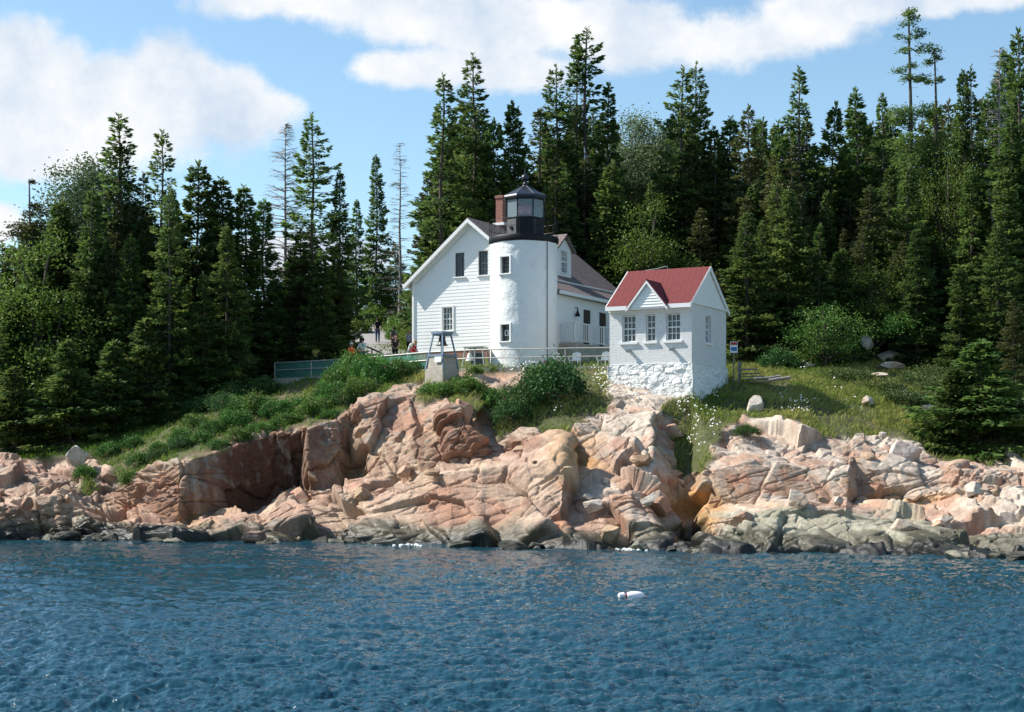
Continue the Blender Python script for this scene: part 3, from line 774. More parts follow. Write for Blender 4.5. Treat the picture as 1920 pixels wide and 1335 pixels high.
ls = MB(); ls.lathe([(.16, tz(412)), (.2, tz(406)), (.36, tz(404)), (.42, tz(395)), (.36, tz(386)), (.2, tz(383)), (.1, tz(380))], 20, lc); ls.build('lens', M['redlens'], tower, smooth=True)
mb = MB(); mb.lathe([(lr + .10, tz(376)), (lr + .14, tz(372)), (lr + .10, tz(369)), (.16, tz(349)), (.1, tz(346))], 8, lc, ph); rf = mb.build('lantern_roof', M['roof_black'], tower)
mb = MB()
for k in range(8):
    q = ph + k * math.pi / 4; mb.tube([(lc[0] + (lr + .1) * math.cos(q), (lr + .1) * math.sin(q), tz(369)), (lc[0] + .15 * math.cos(q), .15 * math.sin(q), tz(348.5))], .022, 5)
mb.build('roof_rib', M['lantern_grey'], rf)
mb = MB(); mb.lathe([(.13, 0), (.15, .05), (.1, .1), (.06, .2), (.19, .3), (.23, .42), (.19, .54), (.08, .62), (.03, .66), (.02, 1.0)], 16, (lc[0], 0, tz(347.5))); mb.build('ventilator_ball', M['roof_black'], rf, smooth=True)
rail = MB(); rr = TR + .04
for k in range(14):
    q = k * 2 * math.pi / 14 + .1; rail.tube([(rr * math.cos(q), rr * math.sin(q), gz1 - .02), (rr * math.cos(q), rr * math.sin(q), gz1 + .92)], .018, 5)
for z in (.48, .92):
    rail.tube([(rr * math.cos(q), rr * math.sin(q), gz1 + z) for q in np.linspace(0, 2 * math.pi, 49)], .016, 5, False)
rail.build('gallery_railing', M['black'], tower)

# ------------------------------------------------------------------ bell house
BA = R(27.7); W, L = 4.67, 5.2
bell = empty('bell_house', (7.28, 83.09, 9.05), -BA, 'small white brick outbuilding with red roof on a rough stone base at the cliff edge', 'outbuilding')
BE, BR = 3.22, 5.17
bw = [(-1.22, .78, 1.2, 1.42, 3, 4), (.03, .54, 1.2, 1.42, 2, 4), (1.30, .80, 1.2, 1.42, 3, 4)]
hole_wall([-W / 2, W / 2], [0, BE], [(x - w / 2, x + w / 2, z, z + h) for x, w, z, h, _, _ in bw], lambda x, z, d: (x, d, z), .24, 'front_wall', M['brick_white'], bell)
sw = (2.45, .82, 1.2, 1.45)
hole_wall([0, L], [0, BE], [(sw[0] - sw[1] / 2, sw[0] + sw[1] / 2, sw[2], sw[2] + sw[3])], lambda y, z, d: (W / 2 - d, y, z), .24, 'side_wall', M['brick_white'], bell)
mb = MB(); mb.box((-W / 2 + .05, L / 2, BE / 2), (.1, L - .01, BE)); mb.box((0, L - .05, BE / 2), (W - .2, .1, BE)); mb.build('rear_wall', M['brick_white'], bell)
MB().box((0, L / 2, 1.5), (W - .7, L - .7, 2.8)).build('interior', M['interior'], bell)
for x, w, z, h, c, r in bw:
    window(bell, w - .02, h - .02, c, r, (x, .17, z + .01), 0, .055, .032)
    MB().box((x, -.03, z - .06), (w + .26, .14, .12)).build('window_sill', M['trim'], bell)
window(bell, sw[1] - .02, sw[3] - .02, 3, 4, (W / 2 - .17, sw[0], sw[2] + .01), R(90), .055, .032)
MB().box((W / 2 + .03, sw[0], sw[2] - .06), (.14, sw[1] + .26, .12)).build('window_sill', M['trim'], bell)
# rubble base
def stone_face(n0, n1, fn, w, h):
    us = np.linspace(0, w, n0); vs = np.linspace(0, h, n1); U, Vv = np.meshgrid(us, vs)
    hh, cc, _ = worley(U / .5 + .5 * fbm(U, Vv, 5), Vv / .27 + .6 * fbm(U * 1.2, Vv, 9), 401, 1.2)
    d = (hh - .5) * .06 - .035 * np.clip(1 - cc / .12, 0, 1) + (fbm(U * 3.5, Vv * 3.5, 411, 5) - .5) * .09
    d *= np.clip(np.minimum(np.minimum(U, w - U) / .08, np.minimum((h - Vv), 9) / .05), .15, 1)
    lean = .14 * (1 - Vv / h)
    return np.stack(fn(U, Vv, d + lean), -1).reshape(-1, 3), np.stack([np.arange(n0 * n1).reshape(n1, n0)[:-1, :-1], np.arange(n0 * n1).reshape(n1, n0)[:-1, 1:], np.arange(n0 * n1).reshape(n1, n0)[1:, 1:], np.arange(n0 * n1).reshape(n1, n0)[1:, :-1]], -1).reshape(-1, 4)
SH = 2.6
v1_, f1_ = stone_face(150, 84, lambda u, v, d: (u - W / 2 - .1, -.05 - d, v - SH), W + .2, SH)
v2_, f2_ = stone_face(160, 84, lambda u, v, d: (W / 2 + .05 + d, u - .1, v - SH), L + .2, SH)
v3_, f3_ = stone_face(160, 84, lambda u, v, d: (-W / 2 - .05 - d, L + .1 - u, v - SH), L + .2, SH)
v4_ = np.array([(-W / 2 - .1, -.05, 0), (W / 2 + .1, -.05, 0), (W / 2 + .1, L, 0), (-W / 2 - .1, L, 0)]); 
vv = np.concatenate([v1_, v2_, v3_, v4_]); b1, b2, b3 = len(v1_), len(v1_) + len(v2_), len(v1_) + len(v2_) + len(v3_)
np_obj('stone_base', np_mesh('stone_base', vv, np.concatenate([f1_, f2_ + b1, f3_ + b2, [[b3, b3 + 1, b3 + 2, b3 + 3]]]), False), M['stone_white'], bell)
# roof: ridge along x, gables at both ends, a small cross gable on the front
oe, og = .32, .09; sl = (BR - BE) / (L / 2); rt = .14
mb = MB()
mb.slab((-W / 2 - og, -oe, BE - oe * sl + rt), (W / 2 + og, -oe, BE - oe * sl + rt), (W / 2 + og, L / 2, BR + rt), (-W / 2 - og, L / 2, BR + rt), .1)
mb.slab((W / 2 + og, L + oe, BE - oe * sl + rt), (-W / 2 - og, L + oe, BE - oe * sl + rt), (-W / 2 - og, L / 2, BR + rt), (W / 2 + og, L / 2, BR + rt), .1)
roof = mb.build('roof', M['shingle_red'], bell)
mb = MB()
for s in (-1, 1):
    x = s * (W / 2)
    mb.prism([(0, BE), (L, BE), (L / 2, BR)], 0, .08)
    n = len(mb.v) - 6
    for i in range(n, n + 6):
        yy, th, zz = mb.v[i]; mb.v[i] = (x - s * (.08 - th) + s * .02 * 0, yy, zz)
mb.build('gable', M['white'], bell)
mb = MB()
for s in (-1, 1):
    x = s * (W / 2 + og + .012)
    for (ya, za, yb, zb_) in ((-oe, BE - oe * sl + rt - .0, L / 2, BR + rt), (L + oe, BE - oe * sl + rt, L / 2, BR + rt)):
        pts = [(x, ya, za), (x, yb, zb_), (x, yb, zb_ - .24), (x, ya, za - .24)]
        mb.add(pts + [(p_[0] - s * .06, p_[1], p_[2]) for p_ in pts], [(0, 1, 2, 3), (4, 5, 6, 7), (0, 1, 5, 4), (3, 2, 6, 7), (0, 3, 7, 4), (1, 2, 6, 5)])
    mb.box((s * (W / 2 + og / 2), L / 2, BE - .06), (og, L + .3, .1))
mb.build('rake_board', M['trim'], bell)
mb = MB(); fz = BE - oe * sl + rt - .12
mb.box((0, -oe - .02, fz - .02), (W + 2 * og, .07, .22)); mb.box((0, -oe / 2, BE - .2), (W + .1, oe, .08)); mb.box((0, -.05, BE - .34), (W + .02, .1, .2)); mb.build('cornice', M['trim'], bell)
gh, gb, ga = 1.08, fz - .02, 4.32
mb = MB(); fy = -oe - .07
n = 9
for i in range(n):
    z0 = gb + (ga - gb) * i / n; z1 = gb + (ga - gb) * (i + 1) / n; w0 = gh * (1 - i / n); w1 = gh * (1 - (i + 1) / n)
    mb.add([(-w0, fy - .03, z0), (w0, fy - .03, z0), (w1, fy, z1), (-w1, fy, z1), (-w0, fy, z0), (w0, fy, z0)], [(0, 1, 2, 3), (4, 5, 1, 0)])
cg = mb.build('cross_gable', M['white'], bell)
mb = MB(); q = (ga - gb) / gh
for s in (-1, 1):
    yr = (ga + .1 - BE - rt) / sl
    a_ = (0, fy - .12, ga + .12); b_ = (s * (gh + .1), fy - .12, gb + .12 - .1 * q); yb = max((b_[2] - BE - rt) / sl, -oe) + .05
    mb.slab(a_, b_, (s * (gh + .1), yb, b_[2]), (0, yr + .15, ga + .12), .09 * s)
mb.build('cross_gable_roof', M['shingle_red'], cg)
mb = MB()
for s in (-1, 1):
    pts = [(0, fy - .13, ga + .04), (s * (gh + .1), fy - .13, gb + .04 - .1 * q), (s * (gh + .1), fy - .13, gb - .10 - .1 * q), (0, fy - .13, ga - .12)]
    mb.add(pts + [(p_[0], p_[1] + .05, p_[2]) for p_ in pts], [(0, 1, 2, 3), (4, 5, 6, 7), (0, 1, 5, 4), (3, 2, 6, 7)])
mb.build('cross_gable_rake', M['trim'], cg)
for x in (-1.2, 1.25):
    l = MB(); l.box((x, -.08, .78), (.12, .16, .14)); l.box((x + .02, -.2, .72), (.2, .14, .16), .3); l.build('floodlight', M['galv'], bell)

# ------------------------------------------------------------------ terrace walls, fence, bells, chairs
FP = [at(p_, 0, y_)[:2] for p_, y_ in ((515, 98.4), (655, 94.8), (800, 89.4), (890, 87.6), (1146, 85.9))]
def along(pts, step):
    o = []
    for (a, b_) in zip(pts[:-1], pts[1:]):
        n = max(1, round(math.hypot(b_[0] - a[0], b_[1] - a[1]) / step))
        for i in range(n): o.append((a[0] + (b_[0] - a[0]) * i / n, a[1] + (b_[1] - a[1]) * i / n))
    return o + [pts[-1]]
FZ = 9.16
def wall_along(pts, z0, z1, th, name, label):
    mb = MB()
    q = [Vector(p_) for p_ in pts]; L_ = []; R_ = []
    for i, p_ in enumerate(q):
        t = (q[min(i + 1, len(q) - 1)] - q[max(i - 1, 0)]).normalized(); nn = Vector((-t.y, t.x)) * th / 2
        L_.append(p_ + nn); R_.append(p_ - nn)
    for i in range(len(q) - 1):
        mb.add([(*R_[i], z0), (*R_[i + 1], z0), (*L_[i + 1], z0), (*L_[i], z0), (*R_[i], z1), (*R_[i + 1], z1), (*L_[i + 1], z1), (*L_[i], z1)],
               [(4, 5, 6, 7), (0, 1, 5, 4), (2, 3, 7, 6)] + ([(0, 4, 7, 3)] if i == 0 else []) + ([(1, 2, 6, 5)] if i == len(q) - 2 else []))
    return tag(mb.build(name, M['concrete'], None), label, 'wall')
wall_along(FP[:3], 6.0, FZ, .35, 'retaining_wall', 'low grey concrete wall under the green mesh fence above the bushes at left')
wall_along(FP[2:], 7.6, FZ - .03, .35, 'retaining_wall', 'low grey concrete wall running below the tower to the small red roofed building')


def meshmat(thr):
    m, nt, out = new_mat('green_chain_link')
    d = N(nt, 'ShaderNodeBsdfPrincipled', _Roughness=.5); d.inputs['Base Color'].default_value = (.10, .30, .24, 1)
    tr = N(nt, 'ShaderNodeBsdfTransparent')
    tc = N(nt, 'ShaderNodeTexCoord'); sp = N(nt, 'ShaderNodeSeparateXYZ'); nt.links.new(tc.outputs['Object'], sp.inputs[0])
    res = []
    for op in ('ADD', 'SUBTRACT'):
        a = N(nt, 'ShaderNodeMath', operation=op); nt.links.new(sp.outputs['X'], a.inputs[0]); nt.links.new(sp.outputs['Z'], a.inputs[1])
        mm = N(nt, 'ShaderNodeMath', operation='MULTIPLY'); mm.inputs[1].default_value = 14.0; nt.links.new(a.outputs[0], mm.inputs[0])
        fr = N(nt, 'ShaderNodeMath', operation='FRACT'); nt.links.new(mm.outputs[0], fr.inputs[0])
        lt = N(nt, 'ShaderNodeMath', operation='LESS_THAN'); lt.inputs[1].default_value = thr; nt.links.new(fr.outputs[0], lt.inputs[0]); res.append(lt)
    mx = N(nt, 'ShaderNodeMath', operation='MAXIMUM'); nt.links.new(res[0].outputs[0], mx.inputs[0]); nt.links.new(res[1].outputs[0], mx.inputs[1])
    ms = N(nt, 'ShaderNodeMixShader'); nt.links.new(mx.outputs[0], ms.inputs[0]); nt.links.new(tr.outputs[0], ms.inputs[1]); nt.links.new(d.outputs[0], ms.inputs[2])
    nt.links.new(ms.outputs[0], out.inputs[0]); return m
M['chain'] = meshmat(.26); M['chain_thin'] = meshmat(.055)


def fence(pts, label, step=2.6, h=.98, net='chain'):
    f = empty('pipe_fence', (*pts[0], FZ), 0, label, 'fence')
    ps = along(pts, step); o0 = Vector((*pts[0], FZ))
    for p_ in ps:
        mb = MB(); a = Vector((*p_, FZ)) - o0; mb.tube([a + Vector((0, 0, -.1)), a + Vector((0, 0, h))], .032, 8); mb.build('fence_post', M['galv'], f, smooth=True)
    for z in (.52, h):
        mb = MB(); mb.tube([Vector((*p_, FZ + z)) - o0 for p_ in pts], .034, 8); mb.build('rail', M['galv'], f, smooth=True)
    mb = MB()
    for a, b_ in zip(pts[:-1], pts[1:]):
        a = Vector((*a, FZ)) - o0; b_ = Vector((*b_, FZ)) - o0; off = Vector((0, .035, 0)); z = Vector((0, 0, 1))
        mb.add([a + off, b_ + off, b_ + off + z * (h - .04), a + off + z * (h - .04)], [(0, 1, 2, 3)])
    mb.build('wire_mesh', M[net], f)
    return f
fence(FP[:3], 'galvanised pipe fence with green mesh on the concrete wall above the bushes at left')
fence(FP[2:], 'galvanised pipe fence with green mesh in front of the round white tower', net='chain_thin')

# fog bell on its steel frame and concrete block
bx, by = (829 - 960) * 86.0 / F, 86.0
bz = CH + (YH - 716) * by / F
bl = empty('bell_stand', (bx, by, bz), R(-40), 'bronze bell in a blue grey steel frame on a concrete block beside the bushes', 'bell stand')
mb = MB(); mb.box((0, 0, .2), (1.36, 1.36, 1.0), 0, .97); base = mb.build('concrete_block', M['concrete'], bl, bevel=.03)
mb = MB(); mb.box((0, 0, 1.06), (1.22, 1.22, .72), 0, .86); mb.build('plinth', M['concrete'], bl, bevel=.03)
for sx, sy in ((-1, -1), (1, -1), (1, 1), (-1, 1)):
    mb = MB(); mb.tube([(sx * .64, sy * .64, .68), (sx * .33, sy * .33, 2.62)], .05, 4); mb.build('leg', M['iron_blue'], bl)
mb = MB(); mb.box((0, 0, 2.66), (.86, .86, .12)); mb.box((0, 0, 2.55), (.7, .7, .08)); mb.build('top_cap', M['iron_blue'], bl)
mb = MB(); k = .54
for sx, sy, w_, d_ in ((0, -k, 2 * k, .09), (0, k, 2 * k, .09), (-k, 0, .09, 2 * k), (k, 0, .09, 2 * k)): mb.box((sx, sy, 1.42), (w_ + .08, d_ + .0, .12))
mb.build('cross_bar', M['iron_blue'], bl)
mb = MB(); mb.lathe([(.05, .58), (.12, .55), (.18, .44), (.2, .25), (.26, .08), (.34, 0), (.31, -.01)], 20, (0, 0, 1.98)); mb.build('bell', M['bell'], bl, smooth=True)
MB().box((.3, -.66, 1.18), (.5, .03, .3)).build('plaque', M['plastic'], bl)
# white bell on a tubular stand inside the fence
wx_, wy_ = (893 - 960) * 89.3 / F, 89.3
ws = empty('fog_signal_bell', (wx_, wy_, 9.1), R(-20), 'small white fog bell under a grey tubular frame left of the tower', 'bell frame')
for sx, sy in ((-1, -1), (1, -1), (1, 1), (-1, 1)):
    MB().tube([(sx * .68, sy * .5, 0), (sx * .52, sy * .4, 1.28)], .045, 6).build('leg', M['galv'], ws)
mb = MB(); mb.box((0, 0, 1.3), (1.2, .95, .07)); mb.build('frame_top', M['galv'], ws)
mb = MB(); mb.box((.0, .25, .7), (.75, .3, .65)); mb.build('cabinet', M['lantern_grey'], ws)
mb = MB(); mb.tube([(-.1, 0, 1.28), (-.1, 0, .1)], .09, 8); mb.build('post', M['iron_blue'], ws)
mb = MB(); mb.lathe([(.04, .45), (.12, .4), (.16, .22), (.24, .03), (.26, 0)], 16, (-.35, -.1, .55)); mb.build('bell', M['plastic'], ws, smooth=True)


def chair(px, Y, rz, label, n=1):
    c = empty('plastic_chair', gpos(px, Y), rz, label, 'chair', 'white plastic garden chairs behind the fence')
    c.location.z = FZ - .02
    mb = MB(); mb.box((0, 0, .42), (.5, .48, .05)); mb.build('seat', M['plastic'], c, bevel=.015)
    mb = MB(); mb.slab((-.24, .22, .45), (.24, .22, .45), (.2, .36, .9), (-.2, .36, .9), .03); mb.tube([(-.24, .24, .5), (-.22, .36, .84), (0, .39, .93), (.22, .36, .84), (.24, .24, .5)], .025, 6); mb.build('backrest', M['plastic'], c)
    for s in (-1, 1):
        mb = MB(); mb.tube([(s * .27, .28, .68), (s * .3, -.1, .66), (s * .28, -.24, .6), (s * .27, -.24, .42)], .028, 6); mb.build('armrest', M['plastic'], c)
        for y in (-.21, .21):
            MB().tube([(s * .22, y, .41), (s * .27, y * 1.2, 0)], [.035, .024], 6).build('leg', M['plastic'], c)
    return c
chair(1048, 88.2, R(25), 'white plastic garden chair nearest the tower, behind the fence')
chair(1078, 88.0, R(-20), 'middle one of the white plastic chairs between tower and outbuilding')
c3 = chair(1131, 87.6, R(-30), 'white plastic chair against the wall of the small red roofed building')
# bench-like metal frame behind the red roof
q = at(1228, 508, 96); rl = empty('pipe_railing', (q[0], q[1], q[2] - 2.4), 0, 'grey pipe handrail showing above the red roof ridge', 'railing')
mb = MB(); 
for x, h_ in ((-.75, 2.35), (0.2, 2.55), (.75, 2.72)): mb.tube([(x, 0, 0), (x, 0, h_)], .03, 6)
mb.tube([(-.78, 0, 2.38), (.2, 0, 2.55), (.68, 0, 2.68)], .03, 6); mb.tube([(-.75, 0, 2.15), (.75, 0, 2.3)], .02, 6); mb.build('handrail', M['galv'], rl)

# sign, steps and timbers right of the bell house
q = gpos(1376, 86.5); sg = empty('warning_sign', q, R(8), 'small warning sign with red, white and blue bands right of the outbuilding', 'sign')
zz = CH + (YH - 651) * 86.5 / F - q[2]
MB().box((0, .04, zz / 2), (.07, .05, zz)).build('post', M['wood'], sg)
MB().box((0, 0, zz), (.42, .025, .62)).build('panel', M['plastic'], sg)
MB().box((0, -.018, zz + .2), (.36, .012, .15)).build('red_band', surf('sign_red', (.5, .03, .03), .5), sg)
MB().box((0, -.018, zz - .1), (.32, .012, .2)).build('blue_emblem', surf('sign_blue', (.03, .14, .4), .5), sg)
st = empty('wooden_steps', gpos(1405, 86.0), R(-15), 'weathered grey wooden steps with a rail beside the small outbuilding', 'steps')
for i in range(4): MB().box((i * .22, -.1 - i * .1, .15 + i * .0 + (3 - i) * .16), (1.2, .32, .06)).build('tread', M['wood'], st)
for x, y in ((-.55, -.2), (-.55, .5)): MB().box((x, y, .55), (.11, .11, 1.5)).build('post', M['wood'], st)
MB().box((-.1, -.22, .85), (1.1, .06, .1)).build('rail', M['wood'], st)
for i, (p_, y_, l_, a) in enumerate(((1440, 88, 1.6, .3), (1462, 87.6, 1.2, -.2))):
    mb = MB(); mb.tube([(-l_ / 2, 0, .1), (0, .05, .14 + .05 * i), (l_ / 2, .1, .26)], .09, 7)
    tag(mb.build('driftwood_log', M['barkgrey'], None, gpos(p_, y_, .1), a), ['longer bleached log lying on the grass by the wooden steps', 'shorter bleached log lying on the grass by the wooden steps'][i], 'log')

# path, posts
pts = [(775, 96.5, 1.5), (752, 103, 1.9), (728, 110, 1.9), (710, 118, 1.7), (694, 126, 1.5), (680, 133, 1.3)]
mb = MB(); prev = None
for i in range(len(pts) - 1):
    for k in range(10):
        t = k / 10; p_ = pts[i][0] * (1 - t) + pts[i + 1][0] * t; y_ = pts[i][1] * (1 - t) + pts[i + 1][1] * t; hw_ = pts[i][2] * (1 - t) + pts[i + 1][2] * t
        row = []
        for s in (-1, -.5, 0, .5, 1):
            dx = s * hw_ * F / y_; row.append(gpos(p_ + dx, y_, .13))
        if prev: mb.add(prev + row, [(j, j + 1, j + 6, j + 5) for j in range(4)])
        prev = row
tag(mb.build('path', M['asphalt'], None, smooth=True), kind='structure')
def post(px, Y, h_, w_, mat, name, label, cat):
    mb = MB(); mb.box((0, 0, h_ / 2 - .1), (w_, w_, h_ + .2)); mb.box((0, 0, h_ + .03), (w_ * .8, w_ * .8, .06), 0, .4)
    return tag(mb.build(name, mat, None, gpos(px, Y), .2), label, cat)
post(729, 127, 1.15, .17, M['trim'], 'marker_post', 'tall white post beside the far end of the path', 'post')
post(682, 131, .9, .17, M['trim'], 'marker_post', 'shorter white post left of the far end of the path', 'post')
post(677, 108, 1.25, .22, M['darkwood'], 'gate_post', 'dark square wooden post at the left side of the path', 'post')
a = Vector(gpos(680, 107.5, .8)); b_ = Vector(gpos(716, 100, .75)); rl = empty('timber_rail', a, 0, 'sloping timber handrail beside the path behind the bushes', 'railing')
mb = MB(); mb.tube([(0, 0, 0), b_ - a], .06, 6); mb.build('handrail', M['wood'], rl)
for t in (.05, .5, .97): 
    q = (b_ - a) * t; MB().tube([q + Vector((0, 0, -.95)), q], .05, 6).build('post', M['wood'], rl)
mb = MB(); mb.tube([Vector((0, 0, -.42)), b_ - a + Vector((0, 0, -.42))], .04, 6); mb.build('lower_rail', M['wood'], rl)
# flagpole with a hanging flag among the spruces
fp = empty('flagpole', gpos(1096, 112), 0, 'white flagpole with a yardarm among the spruces behind the house', 'flagpole')
pz = CH + (YH - 278) * 112 / F - fp.location.z
MB().tube([(0, 0, 0), (0, 0, pz)], [.09, .05], 8).build('pole', M['trim'], fp)
ay = CH + (YH - 362) * 112 / F - fp.location.z
MB().tube([(-.75, 0, ay - .06), (.1, 0, ay + .02)], .035, 6).build('yardarm', M['trim'], fp)
m, nt, out = new_mat('striped_flag'); tc = N(nt, 'ShaderNodeTexCoord'); wv = N(nt, 'ShaderNodeTexWave', _Scale=.95); wv.bands_direction = 'Z'
nt.links.new(tc.outputs['Object'], wv.inputs['Vector']); cr = N(nt, 'ShaderNodeMapRange'); cr.inputs[1].default_value = .45; cr.inputs[2].default_value = .55; nt.links.new(wv.outputs['Fac'], cr.inputs[0])
mx = N(nt, 'ShaderNodeMix', data_type='RGBA'); mx.inputs['A'].default_value = (.32, .06, .07, 1); mx.inputs['B'].default_value = (.5, .5, .48, 1); nt.links.new(cr.outputs[0], mx.inputs['Factor'])
p = N(nt, 'ShaderNodeBsdfPrincipled', _Roughness=.8); nt.links.new(mx.outputs['Result'], p.inputs['Base Color']); nt.links.new(p.outputs[0], out.inputs[0])
mb = MB(); n = 12; vs = []; fs = []
for j in range(14):
    for i in range(n):
        t = j / 13; u = i / (n - 1); vs.append((.06 + u * (.3 + .35 * t), .12 * math.sin(u * 9 + t * 2), pz - .2 - t * 2.4 - u * .5))
for j in range(13):
    for i in range(n - 1): fs.append((j * n + i, j * n + i + 1, (j + 1) * n + i + 1, (j + 1) * n + i))
mb.add(vs, fs); fl = mb.build('flag', m, None, tuple(fp.location)); tag(fl, 'faded striped flag hanging limp from the white flagpole', 'flag')

# ------------------------------------------------------------------ buoy and foam
bu = empty('lobster_buoy', (*at(1190, 1122, 42.7)[:2], .02), R(8), 'white lobster buoy floating on its side in the open water', 'buoy')
import bmesh
mb = MB(); n = 14; prof = [(-.22, .05), (-.2, .1), (-.1, .125), (.05, .13), (.18, .11), (.26, .06), (.28, .02)]
mb.tube([(x, 0, .05) for x, r in prof], [r for x, r in prof], 14); mb.build('float', M['buoy'], bu, smooth=True)
mb = MB(); mb.tube([(-.24, 0, .06), (-.30, 0, .07), (-.42, 0, .06), (-.46, 0, .05)], [.03, .085, .08, .03], 12); mb.build('end_float', M['buoy'], bu, smooth=True)
mb = MB(); mb.tube([(-.25, 0, .06), (-.215, 0, .06)], .07, 12); mb.build('collar', surf('faded_red', (.45, .12, .10), .6), bu)

# ------------------------------------------------------------------ people
def skin_mesh(name, V, E, Rr, sub=1):
    me = bpy.data.meshes.new(name); me.from_pydata([tuple(v) for v in V], E, [])
    ob = bpy.data.objects.new(name, me); COL.objects.link(ob)
    md = ob.modifiers.new('Skin', 'SKIN'); md.use_smooth_shade = True
    sv = me.skin_vertices[0].data
    for i, r in enumerate(Rr):
        r = r if isinstance(r, tuple) else (r, r)
        sv[i].radius = r; sv[i].use_root = (i == 0)
    ob.modifiers.new('Sub', 'SUBSURF').levels = sub
    dg = bpy.context.evaluated_depsgraph_get()
    m2 = bpy.data.meshes.new_from_object(ob.evaluated_get(dg)); m2.name = name
    bpy.data.objects.remove(ob); bpy.data.meshes.remove(me)
    return m2


def cloth(name, c): return surf(name, c, .85, .12, 12)
M['jeans'] = cloth('blue_denim', (.045, .08, .16)); M['darkcloth'] = cloth('dark_cloth', (.012, .012, .015)); M['whitecloth'] = cloth('white_cloth', (.62, .62, .60))
M['orange'] = cloth('orange_cloth', (.80, .10, .015)); M['greencloth'] = cloth('pale_green_cloth', (.50, .58, .16)); M['hairbrown'] = cloth('brown_hair', (.05, .028, .018))
M['hairblond'] = cloth('light_hair', (.35, .24, .15)); M['redcloth'] = cloth('red_cloth', (.5, .02, .04)); M['tan'] = cloth('tan_cloth', (.42, .27, .18)); M['bluegrey'] = cloth('grey_blue_cloth', (.32, .36, .42))


